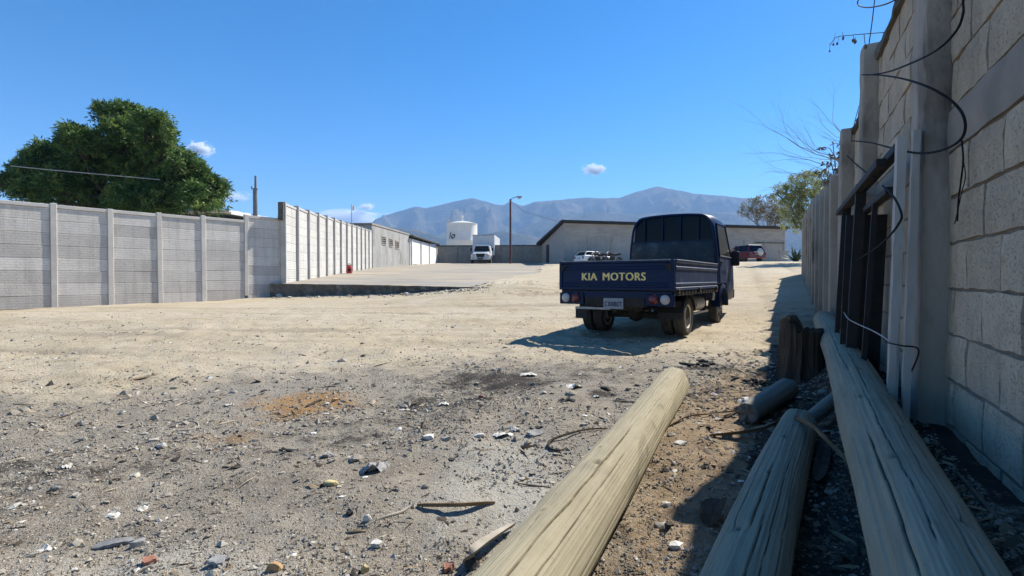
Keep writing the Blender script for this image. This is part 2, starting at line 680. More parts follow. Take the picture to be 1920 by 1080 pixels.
mt['block'] = M('concrete_block', (.53, .465, .38), (.44, .385, .31), 7, .95, 1.0, 55, .016, rand=.11, c3=(.36, .31, .25), s3=3.5)


def block_material():
    m, nt, b, _ = node_mat('concrete_block')
    t = NT(nt)
    p = t.pos()
    n1 = t.noise(p, 4.5, 6, .65)
    pit = t.noise(p, 120, 3, .55)
    gr = t.noise(p, 26, 5, .7)
    st = t.noise(t.pos('world', (2.6, 2.6, .4)), 1.7, 6, .65)
    col = t.mix(t.ramp(n1, [(.35, 0.), (.66, 1.)]), (.58, .485, .355), (.46, .38, .275))
    col = t.mix(t.ramp(gr, [(.5, 0.), (.72, .6)]), col, (.33, .275, .21))
    col = t.mix(t.ramp(st, [(.52, 0.), (.72, .65)]), col, (.29, .245, .19))
    v = t.math('MULTIPLY_ADD', t.rand(), .26)
    v.node.inputs[2].default_value = .86
    h = t.n('HueSaturation')
    t.l(v, h.inputs['Value'])
    t.l(col, h.inputs['Color'])
    pf_ = t.ramp(pit, [(.60, 0.), (.68, 1.)])
    col = t.mix(t.math('MULTIPLY', pf_, .4), h.outputs[0], (.14, .115, .09))
    t.l(col, b.inputs['Base Color'])
    b.inputs['Roughness'].default_value = .95
    b.inputs['Specular IOR Level'].default_value = .2
    t.bump(t.math('SUBTRACT', gr, t.math('MULTIPLY', pf_, .45)), 1.0, .011, b)
    return m


mt['block'] = block_material()
mt['mortar'] = M('mortar', (.25, .22, .18), (.17, .15, .125), 8, .95, .8, 70, .008)
mt['column'] = M('cast_column', (.42, .365, .30), (.32, .28, .225), 3, .95, .7, 45, .012, c3=(.13, .112, .095), s3=1.7, stretch=(1, 1, .5))
mt['beam'] = M('cast_beam', (.36, .315, .26), (.26, .23, .19), 4, .95, .6, 60, .01, c3=(.36, .25, .2), s3=1.2, t3=(.6, .75))
mt['log_sun'] = wood_material('pole_wood_sun', (.37, .325, .22), (.285, .248, .165), (.13, .105, .066))
mt['log_shade'] = wood_material('pole_wood_shade', (.34, .315, .225), (.26, .24, .17), (.105, .095, .068))  # copy of the pole wood with the wall shade toned into its colour
mt['old_grey'] = wood_material('old_grey_wood', (.24, .23, .19), (.17, .165, .135), (.08, .075, .06))
mt['old_wood'] = M('old_dark_wood', (.11, .08, .055), (.045, .033, .023), 9, .95, .9, 40, .03, stretch=(1, 1, .25))
mt['bark'] = M('dry_bark', (.30, .22, .13), (.17, .115, .065), 12, .9, .7, 60, .01, stretch=(1, 1, .4))
mt['twig'] = M('dry_twig', (.22, .16, .11), (.12, .09, .06), 20, .9, .3, 80, .004)
mt['dry_pale'] = M('pale_dry_twig', (.42, .37, .30), (.3, .26, .2), 12, .9, .3, 80, .004)
mt['trunk'] = M('tree_bark', (.075, .06, .045), (.045, .036, .028), 5, .95, .8, 25, .03, stretch=(1, 1, .3))
mt['black_metal'] = M('black_painted_iron', (.006, .006, .007), (.013, .011, .01), 9, .7, .15, 60, .003, spec=.5)
mt['white_wood'] = M('flaking_white_paint', (.48, .455, .41), (.36, .345, .315), 5, .75, .5, 40, .004, c3=(.22, .20, .17), s3=9, t3=(.58, .68), stretch=(1, 1, .3))
mt['cable'] = M('black_cable', (.012, .012, .012), (.02, .02, .02), 5, .8, 0, spec=.15)
mt['wire_pale'] = M('pale_wire', (.42, .41, .38), (.3, .29, .28), 5, .5, 0)
mt['navy'] = M('navy_truck_paint', (.001, .014, .066), (.002, .016, .052), 3, .4, .08, 40, .002, spec=.2, coat=.0, c3=(.025, .036, .06), s3=7.4, t3=(.56, .78), stretch=(1, 1, 2.5))
mt['navy_worn_lit'] = M('faded_navy_paint_lit', (.02, .036, .085), (.04, .06, .115), 5, .42, .1, 30, .003, spec=.35, c3=(.17, .175, .20), s3=6, stretch=(1, 1, .4))  # sunlit right side's brightness put into the navy, along with worn patches
mt['worn_edge'] = M('scuffed_edge', (.42, .42, .40), (.2, .21, .22), 12, .55, .2, 40, .003)
mt['grey_sheet'] = M('weathered_grey_sheet', (.06, .07, .073), (.038, .045, .048), 6, .75, .3, 40, .004, c3=(.12, .125, .125), s3=4)
mt['black_plastic'] = M('black_plastic', (.012, .012, .012), (.022, .021, .02), 9, .55, .1, 60, .002)
mt['chassis'] = M('dusty_chassis', (.022, .020, .018), (.05, .043, .034), 6, .85, .3, 40, .004)
mt['rubber'] = M('dusty_tyre', (.035, .032, .028), (.075, .066, .052), 6, .9, .3, 60, .004)
mt['cream_rim'] = M('cream_rim', (.66, .60, .46), (.52, .46, .34), 8, .6, .2, 40, .003)
mt['grey_rim'] = M('grey_rim', (.3, .3, .29), (.2, .19, .18), 8, .6, .2, 40, .003)
mt['glass'] = M('dark_glass', (.002, .004, .012), (.003, .006, .016), 2, .12, 0, spec=.12)
mt['side_glass'] = M('dusty_side_glass', (.05, .055, .05), (.08, .082, .07), 2, .12, 0, spec=.7)
mt['red_lens'] = M('red_lens', (.15, .008, .014), (.11, .008, .014), 20, .25, 0, spec=.6)
mt['white_lens'] = M('pale_lens', (.52, .49, .47), (.42, .38, .38), 25, .25, 0, spec=.6)
mt['yellow_text'] = M('yellow_lettering', (.92, .70, .22), (.90, .76, .36), 10, .6, 0)
mt['plate'] = M('number_plate', (.36, .36, .38), (.28, .28, .3), 20, .5, 0)
mt['plate_text'] = M('plate_lettering', (.02, .025, .05), None, 10, .6, 0)
mt['pale_metal'] = M('pale_metal', (.55, .54, .5), (.4, .38, .34), 8, .5, .1, 40, .003)
mt['white_paint'] = M('white_vehicle_paint', (.76, .76, .74), (.70, .69, .66), 3, .35, 0, spec=.5)
mt['box_front'] = M('pale_box_panel', (.62, .62, .61), (.55, .55, .54), 3, .5, 0)
mt['red_paint'] = M('red_car_paint', (.17, .008, .017), (.12, .007, .014), 3, .3, 0, spec=.5, coat=.4)
mt['silver'] = M('silver_metal', (.5, .5, .49), (.36, .36, .35), 6, .35, 0, metal=.6)
mt['tank_white'] = M('tank_white_paint', (.72, .71, .68), (.65, .63, .6), 1, .6, .05, 10, .01)
mt['warehouse'] = board_material('warehouse_board', (.42, .40, .365), (.36, .34, .31), (.28, .265, .24), rand=.08)
mt['warehouse_band'] = M('warehouse_band', (.40, .365, .325), (.31, .28, .245), 1, .95, .4, 20, .01, stretch=(1, 1, 3))
mt['dark_roof'] = M('dark_roof_edge', (.025, .025, .025), (.04, .038, .035), 2, .8, .1, 20, .01)
mt['sheet_roof'] = M('sheet_roof', (.32, .31, .29), (.24, .23, .21), 2, .6, .2, 20, .01)
mt['white_roof'] = M('white_sheet_roof', (.80, .80, .79), (.74, .73, .71), 2, .5, .05, 20, .01)
mt['grey_wall'] = M('grey_plaster', (.40, .39, .365), (.30, .29, .27), 1.5, .95, .6, 14, .02, c3=(.22, .21, .19), s3=1.0, stretch=(1, 1, .5))
mt['white_wall'] = M('white_door_panel', (.80, .79, .76), (.74, .73, .7), 1, .8, .1, 20, .006)
mt['back_wall'] = board_material('back_wall_board', (.30, .285, .25), (.24, .225, .2), (.18, .17, .15), rand=.08)
mt['pole_concrete'] = M('pole_concrete', (.27, .27, .27), (.2, .2, .2), 3, .9, .2, 20, .01)
mt['pole_red'] = M('red_brown_pole', (.14, .06, .055), (.1, .045, .04), 3, .7, .1, 20, .01)
mt['steel'] = M('grey_steel', (.3, .31, .33), (.22, .22, .24), 5, .5, 0, metal=.3)
mt['red_plastic'] = M('red_plastic', (.5, .04, .03), (.36, .03, .03), 6, .5, .1)
mt['mango'] = leaf_material('mango_leaf', (.028, .068, .014), (.078, .155, .032), (.22, .28, .07), .36)
mt['mango_dark'] = mt['mango']
mt['green_leaf'] = leaf_material('feathery_leaf', (.15, .18, .06), (.22, .25, .10), (.30, .32, .15), .45)
mt['dry_leaf'] = leaf_material('drying_leaf', (.13, .09, .045), (.17, .14, .05), (.20, .19, .06), .3)
mt['vine_leaf'] = leaf_material('dry_vine_leaf', (.03, .03, .018), (.07, .06, .03), (.13, .1, .06), .2)
mt['agave'] = M('agave_blade', (.05, .075, .035), (.09, .115, .06), 6, .6, .1)
mt['white_scrap'] = M('white_scrap', (.66, .64, .58), (.46, .43, .37), 40, .8, .3, 60, .004)
mt['pale_stone'] = M('pale_rubble', (.55, .5, .4), (.42, .37, .28), 30, .95, .6, 90, .006)
mt['grey_scrap'] = M('grey_scrap', (.27, .27, .26), (.18, .18, .175), 30, .8, .5, 70, .006)
mt['grey_bag'] = M('dusty_grey_bag', (.33, .32, .30), (.24, .23, .215), 20, .7, .6, 50, .01)
mt['char'] = M('charred_wood', (.03, .027, .025), (.06, .055, .05), 30, .9, .6, 60, .006)
mt['brick'] = M('broken_red_brick', (.36, .17, .11), (.28, .13, .09), 25, .95, .6, 70, .006)
mt['orange_wood'] = M('orange_wood_chip', (.52, .33, .17), (.4, .24, .11), 20, .9, .4, 70, .005)
mt['yellow_stone'] = M('yellowish_rubble', (.55, .47, .25), (.45, .36, .18), 25, .95, .6, 80, .006)
mt['red_scrap'] = M('dark_red_scrap', (.22, .03, .02), (.15, .02, .02), 25, .7, .3)
mt['gravel'] = tint_material('gravel', [(0., (.21, .185, .15)), (.35, (.31, .275, .22)), (.75, (.39, .35, .285)), (.93, (.52, .475, .40)), (1., (.72, .69, .63))])
mt['litter'] = tint_material('wood_chip', [(0., (.035, .03, .025)), (.4, (.13, .095, .06)), (.8, (.30, .22, .13)), (1., (.5, .42, .3))], bump=0)


def mountain_material():
    m, nt, b, _ = node_mat('dry_mountain')
    t = NT(nt)
    p = t.pos()
    n = t.noise(p, .006, 8, .65)
    n2 = t.noise(p, .03, 6, .7)
    col = t.mix(t.ramp(n, [(.4, 0.), (.6, 1.)]), (.13, .105, .07), (.05, .06, .032))
    col = t.mix(t.ramp(n2, [(.5, 0.), (.68, .85)]), col, (.028, .038, .018))
    t.l(col, b.inputs['Base Color'])
    b.inputs['Roughness'].default_value = 1
    b.inputs['Specular IOR Level'].default_value = 0
    t.bump(n2, .6, 20, b)
    return m


mt['mountain'] = mountain_material()
# ------------------------------------------------------------------ ground sheet
def lines(segs):
    """list of (start, end, step) -> sorted grid lines"""
    o = []
    for a, b, st in segs:
        n = max(1, int(round((b - a) / st)))
        o += list(np.linspace(a, b, n, endpoint=False))
    return o


def geom(a, b, n):
    return list(a * (b / a) ** (np.arange(n) / n))


def gauss(x, y, cx, cy, rx, ry, a=0.0):
    c, s = math.cos(a), math.sin(a)
    u, v = (x - cx) * c + (y - cy) * s, -(x - cx) * s + (y - cy) * c
    return np.exp(-((u / rx) ** 2 + (v / ry) ** 2))


GX = [-x for x in reversed(geom(60, 6000, 12))] + lines([(-60, -14, .8), (-14, -6, .16), (-6, 4.2, .045), (4.2, 12, .14), (12, 60, .8)]) + geom(60, 6000, 12) + [6000]
GY = lines([(-60, -4, 2), (-4, .6, .1), (.6, 6, .045), (6, 13, .08), (13, 30, .25), (30, 80, .6)]) + geom(80, 5400, 20) + [5400]
GX = [-6000.0] + GX
gx, gy = np.meshgrid(np.array(GX), np.array(GY))
gx, gy = gx.ravel(), gy.ravel()
gzv = terrain(gx, gy)


def front_ash(x, y):
    """the grey burnt zone: near the camera, its far edge swinging closer on the left"""
    edge = 5.6 + .10 * (x + 1) - .28 * np.clip(-1.2 - x, 0, 9) ** 1.15 - .25 * np.clip(x - 1.8, 0, 9)
    return np.clip(.5 + (edge - y) * .55, 0, 1)


ash = front_ash(gx, gy)
brown = np.clip(1.1 * gauss(gx, gy, 1.25, 2.2, .75, 2.0, -.5) + .7 * gauss(gx, gy, 2.2, 4.2, .8, 1.2, -.4) + .6 * gauss(gx, gy, 4.6, 8, .8, 4, -.5)
                + .55 * gauss(gx, gy, .9, 14.0, 2.0, .8), 0, 1)
ash = ash * (1 - .6 * brown) * (1 - .35 * np.clip((-gx - 1.2) / 2.5, 0, 1) * np.clip((gy - 1.8) / 1.2, 0, 1))
rust = gauss(gx, gy, -1.62, 3.95, .48, .42) + .55 * gauss(gx, gy, -1.75, 3.15, .3, .14) + .5 * gauss(gx, gy, -.33, 1.78, .1, .08) + .4 * gauss(gx, gy, -3.0, 2.75, .3, .08)
pale = .85 * gauss(gx, gy, .0, 2.35, .5, .5) + .7 * gauss(gx, gy, -1.3, 1.75, .8, .25) + .55 * gauss(gx, gy, -1.9, 5.7, 1.2, .16) + .5 * gauss(gx, gy, -.1, 3.0, .5, .3)
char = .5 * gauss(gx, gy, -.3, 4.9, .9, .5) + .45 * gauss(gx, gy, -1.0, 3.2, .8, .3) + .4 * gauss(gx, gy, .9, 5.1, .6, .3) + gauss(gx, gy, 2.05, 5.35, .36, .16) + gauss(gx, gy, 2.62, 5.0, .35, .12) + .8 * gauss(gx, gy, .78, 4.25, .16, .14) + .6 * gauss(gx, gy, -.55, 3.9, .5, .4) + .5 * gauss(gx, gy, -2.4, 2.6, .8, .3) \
    + .45 * gauss(gx, gy, .1, 4.6, .6, .3) + .75 * np.clip(((gx - WO.x) * WN.x + gy * WN.y < .8) & (gy < 7), 0, 1)  # last term: plain darker band of ground along the wall
n_x = len(GX)
ii = np.arange(len(GX) * len(GY)).reshape(len(GY), n_x)
quads = np.stack([ii[:-1, :-1].ravel(), ii[:-1, 1:].ravel(), ii[1:, 1:].ravel(), ii[1:, :-1].ravel()], 1)
me = np_mesh('ground', np.stack([gx, gy, gzv], 1), quads, mt['ground'], {'ash': ash, 'brown': brown, 'rust': rust, 'pale': pale, 'char': char, 'rut': np.clip(ruts(gx, gy), 0, 1)}, True)
link('ground', me, kind='structure')

# ------------------------------------------------------------------ mountains, haze, clouds
RIDGE = [(-900, 470), (300, 470), (560, 470), (640, 452), (690, 425), (705, 411), (740, 399), (780, 387), (800, 390), (850, 378), (885, 371), (920, 381), (945, 385), (955, 377), (980, 386), (1000, 379), (1060, 374), (1100, 371), (1130, 372),
         (1160, 372), (1190, 360), (1230, 350), (1260, 355), (1300, 363), (1330, 366), (1390, 371), (1440, 378), (1500, 392), (1560, 410), (1650, 400), (1800, 420), (2100, 440), (3000, 470)]
FOOT = [(-900, 490), (560, 480), (690, 430), (740, 424), (790, 432), (850, 452), (880, 448), (905, 440), (945, 433), (975, 438), (1010, 446), (1100, 440), (1200, 436), (1400, 432), (1480, 425), (1560, 440), (3000, 485)]
MID = [(-900, 490), (700, 470), (880, 462), (930, 450), (965, 437), (1000, 420), (1020, 411), (1050, 405), (1120, 398), (1200, 402), (1300, 396), (1450, 402), (1600, 430), (3000, 480)]


def crest(tab, Y, x):
    px = np.array([p for p, _ in tab], float)
    zz = CAMZ + (HOR - np.array([q for _, q in tab], float)) / F * Y
    return np.interp(x, (px - CX) / F * Y, zz)


mx = np.linspace(-4300, 4300, 420)
my = np.concatenate([np.linspace(1500, 4100, 190), np.linspace(4130, 4700, 14)])
MX, MY = np.meshgrid(mx, my)


def ridge_h(tab, Y0, width, seed, amp):
    wob = 130 * fbm(MX / 700, MX * 0 + seed, 3, seed)
    c = crest(tab, Y0, MX + 0 * wob)
    dd = np.abs(MY - Y0 - wob * np.clip(np.abs(MY - Y0) / 300, 0, 1)) / width
    fall = np.clip(1 - dd, 0, 1) ** 1.25
    gully = ridged(MX / 260 + .35 * fbm(MX / 300, MY / 300, 2, seed + 3), MY / 620, 4, seed + 9)
    return c * fall + amp * (gully - .9) * np.clip(dd * 3.2, 0, 1) * fall ** .6


MZ = np.maximum.reduce([ridge_h(RIDGE, 3700, 1750, 11, 190), ridge_h(MID, 2850, 900, 23, 100), ridge_h(FOOT, 2150, 560, 37, 50), 2.0 + 0 * MX])
MZ = MZ + 5 * fbm(MX / 60, MY / 60, 3, 51) * np.clip(MZ / 60, 0, 1)
ii = np.arange(MX.size).reshape(MX.shape)
quads = np.stack([ii[:-1, :-1].ravel(), ii[:-1, 1:].ravel(), ii[1:, 1:].ravel(), ii[1:, :-1].ravel()], 1)
link('mountains', np_mesh('mountains', np.stack([MX.ravel(), MY.ravel(), MZ.ravel()], 1), quads, mt['mountain'], smooth=True), kind='structure')

m = bpy.data.materials.new('air')
m.use_nodes = True
m.node_tree.nodes.clear()
o_ = m.node_tree.nodes.new('ShaderNodeOutputMaterial')
v_ = m.node_tree.nodes.new('ShaderNodeVolumePrincipled')
v_.inputs['Color'].default_value = (.36, .60, 1.0, 1)
v_.inputs['Density'].default_value = .00016
v_.inputs['Anisotropy'].default_value = .1
m.node_tree.links.new(v_.outputs[0], o_.inputs['Volume'])
HB = MB()
zt = float(MZ.max()) + 15
HB.box((0, 2400, (zt - 3) / 2), (13000, 6600, zt + 3))
HB.build('haze', m, kind='stuff')


def cloud(px, py, w, h, Y, label, seed, dens=.07):
    m = bpy.data.materials.new('cloud_vapour')
    m.use_nodes = True
    nt = m.node_tree
    nt.nodes.clear()
    t = NT(nt)
    out = t.n('OutputMaterial')
    v = t.n('VolumePrincipled')
    v.inputs['Color'].default_value = (.98, .98, 1, 1)
    tc = t.n('TexCoord').outputs['Object']
    ln = t.n('VectorMath', operation='LENGTH')
    t.l(tc, ln.inputs[0])
    mp = t.n('Mapping')
    mp.inputs['Location'].default_value = (seed * 3.1, seed * 1.7, 0)
    t.l(tc, mp.inputs['Vector'])
    ns = t.noise(mp.outputs[0], 2.4, 6, .65)
    r_ = t.math('ADD', ln.outputs['Value'], t.math('MULTIPLY', t.math('SUBTRACT', ns, .5), 1.7))
    t.l(t.math('MULTIPLY', t.ramp(r_, [(.10, 1.), (.52, 0.)]), dens), v.inputs['Density'])
    t.l(v.outputs[0], out.inputs['Volume'])
    b = MB()
    bm = bmesh.new()
    bmesh.ops.create_icosphere(bm, subdivisions=3, radius=1)
    b.add([tuple(v.co) for v in bm.verts], [tuple(v.index for v in f.verts) for f in bm.faces])
    bm.free()
    c = at(px, py, Y)
    o = b.build('cloud', m, loc=c, label=label, cat='cloud', group='small white clouds')
    o.scale = (w / 1.25 / F * Y, w / 1.7 / F * Y, h / 1.25 / F * Y)


cloud(375, 279, 50, 30, 7600, 'small bright cloud just right of the big tree crown', 1)
cloud(1115, 319, 46, 24, 7600, 'small white cloud alone in the sky above the mountains', 2)
cloud(688, 388, 34, 14, 7600, 'tiny flat white cloud right of the thin flag pole', 3)
cloud(655, 408, 130, 34, 7700, 'long pale cloud bank low behind the white fence', 4, .02)
cloud(440, 368, 60, 22, 7800, 'faint wisp of cloud left of the concrete pole', 5, .01)


# ------------------------------------------------------------------ concrete apron
def pad():
    xs, ys = np.arange(-11.4, 4.8, .22), np.concatenate([np.arange(15.1, 20, .16), np.arange(20, 58.6, .7)])
    X, Y = np.meshgrid(xs, ys)
    sd = poly_sd(X, Y, PADP)
    Z = pad_z(X, Y) + .02 * fbm(X * .8, Y * .4, 3, 61) + .004
    # right-hand margin sinks into the dirt
    idx = -np.ones(X.shape, int)
    keep = sd > .06
    b = MB()
    for j in range(X.shape[0]):
        for i in range(X.shape[1]):
            if keep[j, i]:
                idx[j, i] = len(b.v)
                b.v.append((X[j, i], Y[j, i], Z[j, i]))
    for j in range(X.shape[0] - 1):
        for i in range(X.shape[1] - 1):
            q = (idx[j, i], idx[j, i + 1], idx[j + 1, i + 1], idx[j + 1, i])
            if min(q) >= 0:
                b.f.append(q)
    root = b.build('concrete_apron', mt['pad'], kind='structure')
    # broken front edge, one ragged strip of old concrete under the lip
    e = MB()
    edge = [(-9.05, 17.62)] + PADP[:5] + [(-.75, 15.35)]
    pts = []
    for (x0, y0), (x1, y1) in zip(edge[:-1], edge[1:]):
        n = max(2, int(math.hypot(x1 - x0, y1 - y0) / .09))
        pts += [(x0 + (x1 - x0) * k / n, y0 + (y1 - y0) * k / n) for k in range(n)]
    L = len(pts)
    rows = 7
    for k, (x, y) in enumerate(pts):
        u = k / L
        zt_ = float(pad_z(x, y)) + .02 * float(vnoise(x * 3, y * 3, 5)) + .012
        zb = gz(x, y - .05) - .1
        rough = .03 + .10 * max(0, u - .3)
        e.v.append((x + .1, y + .5, zt_ - .004))
        e.v.append((x + .02, y + .06 + .05 * float(vnoise(x * 5, 3, 8)), zt_ + .006))
        for r_ in range(rows):
            f = r_ / (rows - 1)
            e.v.append((x + .03 * float(vnoise(x * 9, f * 5, 4)), y + .1 * math.sin(f * 2.2) * min(1, u * 3) + rough * 1.6 * float(fbm(x * 5, f * 3 + 7, 3, 14)), zt_ * (1 - f) + zb * f))
    W2 = rows + 2
    for k in range(L - 1):
        for r_ in range(W2 - 1):
            a = k * W2 + r_
            e.f.append((a, a + W2, a + W2 + 1, a + 1))
    e.build('broken_edge', mt['padface'], root)


pad()


def plane_hit(px, py, P, d):
    r_ = ray(px, py)
    n = Vector((-d.y, d.x, 0))
    k = n.dot(Vector((P.x, P.y, 0))) / n.dot(r_)
    return Vector((r_.x * k, r_.y * k, CAMZ + r_.z * k))


# ------------------------------------------------------------------ precast fences
def board_mesh(L, h, t, mat, seed=0):
    r_ = random.Random(seed)
    b = MB()
    b.box((L / 2, 0, h / 2), (L, t, h + .0115))
    b.v = [(x, y + r_.uniform(-.004, .004), z) for x, y, z in b.v]
    return b.mesh('board', mat, bevel=.011)


def fence(root, P, tops, rows, h, mb, mp, post=.13, thick=.05, lean=None, cap=True, side=1, post_out=.05):
    """P local x positions of the posts, tops the top height at each; local z is world z"""
    var = [board_mesh(1.0, h - .012, thick, mb, k) for k in range(4)]
    capv = MB().box((.5, 0, .045), (1.0, thick + .05, .09)).mesh('cap', mp, bevel=.008)
    T = root.matrix_basis
    for i, (x, zt_) in enumerate(zip(P, tops)):
        w = T @ Vector((x, 0, 0))
        zb = gz(w.x, w.y) - .3
        if poly_sd(np.array([w.x]), np.array([w.y]), PADP)[0] > -.9:
            zb = float(pad_z(w.x, w.y)) - .35
        b = MB()
        b.box((0, side * post_out * .3, (zt_ - zb) / 2), (post, thick + .02 + post_out * 2, zt_ - zb + rnd.uniform(-.015, .025)))
        o = b.build('post', mp, root, bevel=.01, loc=(x, 0, zb))
        o.rotation_euler = (rnd.uniform(-.003, .003), rnd.uniform(-.008, .008), rnd.uniform(-.03, .03))
        if i == len(P) - 1:
            break
        x1 = P[i + 1]
        zt2 = min(zt_, tops[i + 1]) - .02
        a, L = x + post / 2 - .01, x1 - x - post + .02
        if cap:
            o = link('cap', capv, root, (a, 0, zt2 - .09))
            o.scale = (L, 1, 1)
        zz = zt2 - (.09 if cap else 0) - h + .004
        for k in range(rows):
            o = link('board', var[rnd.randrange(4)], root, (a, rnd.uniform(-.0015, .0015), zz - k * h))
            o.scale = (L, 1, 1)


def frame_for(P0, P1):
    d = (P1 - P0)
    d.z = 0
    d.normalize()
    return d, math.atan2(d.y, d.x)


bpy.context.view_layer.update()
CORN = at(527, 522, 17.7)
CORN.z = 0
NEARP = at(95, 522, 12.75)
NEARP.z = 0
gd, ga_ = frame_for(CORN, NEARP)
root = empty('grey_concrete_fence', (CORN.x, CORN.y, 0), ga_, label='long grey precast concrete fence with the big tree behind it', cat='fence')
P, T_ = [], []
for px, py in ((525, 403), (460, 402), (380, 404.5), (298, 399), (205, 391.5), (98, 382)):
    h_ = plane_hit(px, py, CORN, gd)
    P.append((Vector((h_.x, h_.y, 0)) - CORN).dot(gd))
    T_.append(h_.z)
for k in range(3):
    P.append(P[-1] + 1.22)
    T_.append(T_[-1] + .01)
root.matrix_basis = Matrix.Translation(root.location) @ Matrix.Rotation(ga_, 4, 'Z')
fence(root, P, T_, 9, .315, mt['grey_board'], mt['grey_post'], post=.13, post_out=.016)

W0 = at(531, 522, 17.62)
W0.z = 0
W1 = at(697, 522, 36.8)
W1.z = 0
wd, wa = frame_for(W0, W1)
root = empty('white_concrete_fence', (W0.x, W0.y, 0), wa, label='sunlit white painted panel fence running back along the apron', cat='fence')
root.matrix_basis = Matrix.Translation(root.location) @ Matrix.Rotation(wa, 4, 'Z')
LW = (W1 - W0).length
z0, z1 = plane_hit(534, 381, W0, wd).z, plane_hit(697, 432, W0, wd).z
fence(root, [LW * k / 13 for k in range(14)], [z0 + (z1 - z0) * k / 13 + .02 for k in range(14)], 9, .32, mt['white_board'], mt['white_post'], post=.08, post_out=.06, side=-1)
# concrete end post at the corner stands dark against the sky
MB().box((-.10, .02, 3.32), (.10, .18, .62)).build('end_post', mt['dark_stain'], root, bevel=.01, label='dark stained end post')

# ------------------------------------------------------------------ grey building with three vents
G0, G1 = W1 + Vector((-.05, .25, 0)), Vector((-9.35, 46, 0))
bd, ba = frame_for(G0, G1)
LB = (G1 - G0).length
root = empty('grey_building', (G0.x, G0.y, 0), ba, label='low unpainted grey building with three small vents', cat='building')
b = MB()
b.box((LB / 2, 1.5, 3.1), (LB, 3.0, 3.66))
b.build('wall', mt['grey_wall'], root, bevel=.02)
MB().box((LB / 2, 1.5, 4.99), (LB + .1, 3.1, .12)).build('roof_slab', mt['column'], root)
MB().box((-.6, 2.4, 4.75), (1.0, 2.0, .5)).build('roof_sheet', mt['dark_roof'], root)
for px, py in ((719.5, 451), (732.5, 455), (744.5, 459)):
    h_ = plane_hit(px, py, G0, bd)
    s_ = (Vector((h_.x, h_.y, 0)) - G0).dot(bd)
    f = MB()
    for dz in (-.30, .30):
        f.box((s_, -.02, h_.z + dz), (.86, .06, .08))
    for dx in (-.4, .4):
        f.box((s_ + dx, -.02, h_.z), (.06, .06, .52))
    vf = f.build('vent', mt['column'], root)
    MB().box((s_, .0, h_.z), (.74, .02, .52)).build('vent_opening', mt['black_plastic'], vf)
    for k in range(3):
        MB().box((s_, -.02, h_.z - .16 + k * .16), (.74, .03, .045)).build('louvre', mt['column'], vf)

# white building with doors
H0, H1 = Vector((-9.3, 46.3, 0)), at(819, 522, 57.5)
H1.z = 0
hd, ha = frame_for(H0, H1)
LH = (H1 - H0).length
root = empty('white_building', (H0.x, H0.y, 0), ha, label='white building with three white doors under a dark eave', cat='building')
MB().box((LH / 2, 2.5, 3.4), (LH, 5.0, 2.5)).build('wall', mt['white_wall'], root)
for k in range(3):
    x0 = .6 + k * (LH - .5) / 3
    MB().box((x0 + 1.45, -.03, 3.5), (2.95, .05, 2.3)).build('door', mt['white_wall'], root, bevel=.01)
for k in range(4):
    MB().box((.35 + k * (LH - .6) / 3, -.05, 3.4), (.22, .12, 2.5)).build('pilaster', mt['grey_post'], root)
MB().beam((-.2, 2.7, 4.93), (LH + .3, 2.7, 4.93), 6.0, .08).build('roof', mt['sheet_roof'], root)
MB().box((LH / 2, -.32, 4.86), (LH + .5, .06, .14)).build('fascia', mt['dark_roof'], root)
for k in range(7):
    MB().box((.2 + k * (LH - .4) / 6, -.15, 4.8), (.10, .34, .12)).build('rafter', mt['dark_roof'], root)

# back wall
B0, B1 = at(817, 522, 58.2), at(1018, 522, 57.3)
B0.z = B1.z = 0
kd, ka = frame_for(B0, B1)
LK = (B1 - B0).length
root = empty('back_wall', (B0.x, B0.y, 0), ka, label='brown grey perimeter wall behind the parked box truck', cat='wall')
NB = 5
for k in range(NB):
    MB().box((LK * (k + .5) / NB, 0, 3.5), (LK / NB - .2, .08, 2.3)).build('wall_panel', mt['back_wall'], root, bevel=.01)
for k in range(NB + 1):
    MB().box((LK * k / NB, -.02, 3.5), (.2, .2, 2.4)).build('post', mt['back_wall'], root)
MB().box((LK / 2, 0, 4.72), (LK, .2, .14)).build('coping', mt['dark_stain'], root)

# ------------------------------------------------------------------ warehouse
A0, A1 = at(1057, 522, 48), at(1471, 522, 54)
A0.z = A1.z = 0
ad, aa = frame_for(A0, A1)
LA = (A1 - A0).length
root = empty('warehouse', (A0.x, A0.y, 0), aa, label='long beige concrete warehouse with a dark sloping roof edge', cat='building')
zt_ = 6.28
NP = 10
for k in range(NP):
    MB().box((LA * (k + .5) / NP, .06, 3.45), (LA / NP - .2, .1, 3.1)).build('wall_panel', mt['warehouse'], root, bevel=.01)
for k in range(NP + 1):
    MB().box((LA * k / NP + (.1 if k == 0 else -.1 if k == NP else 0), .04, 3.45), (.22, .2, 3.1)).build('post', mt['warehouse_band'], root)
MB().box((LA / 2, .06, 5.64), (LA, .14, 1.28)).build('upper_band', mt['warehouse_band'], root)
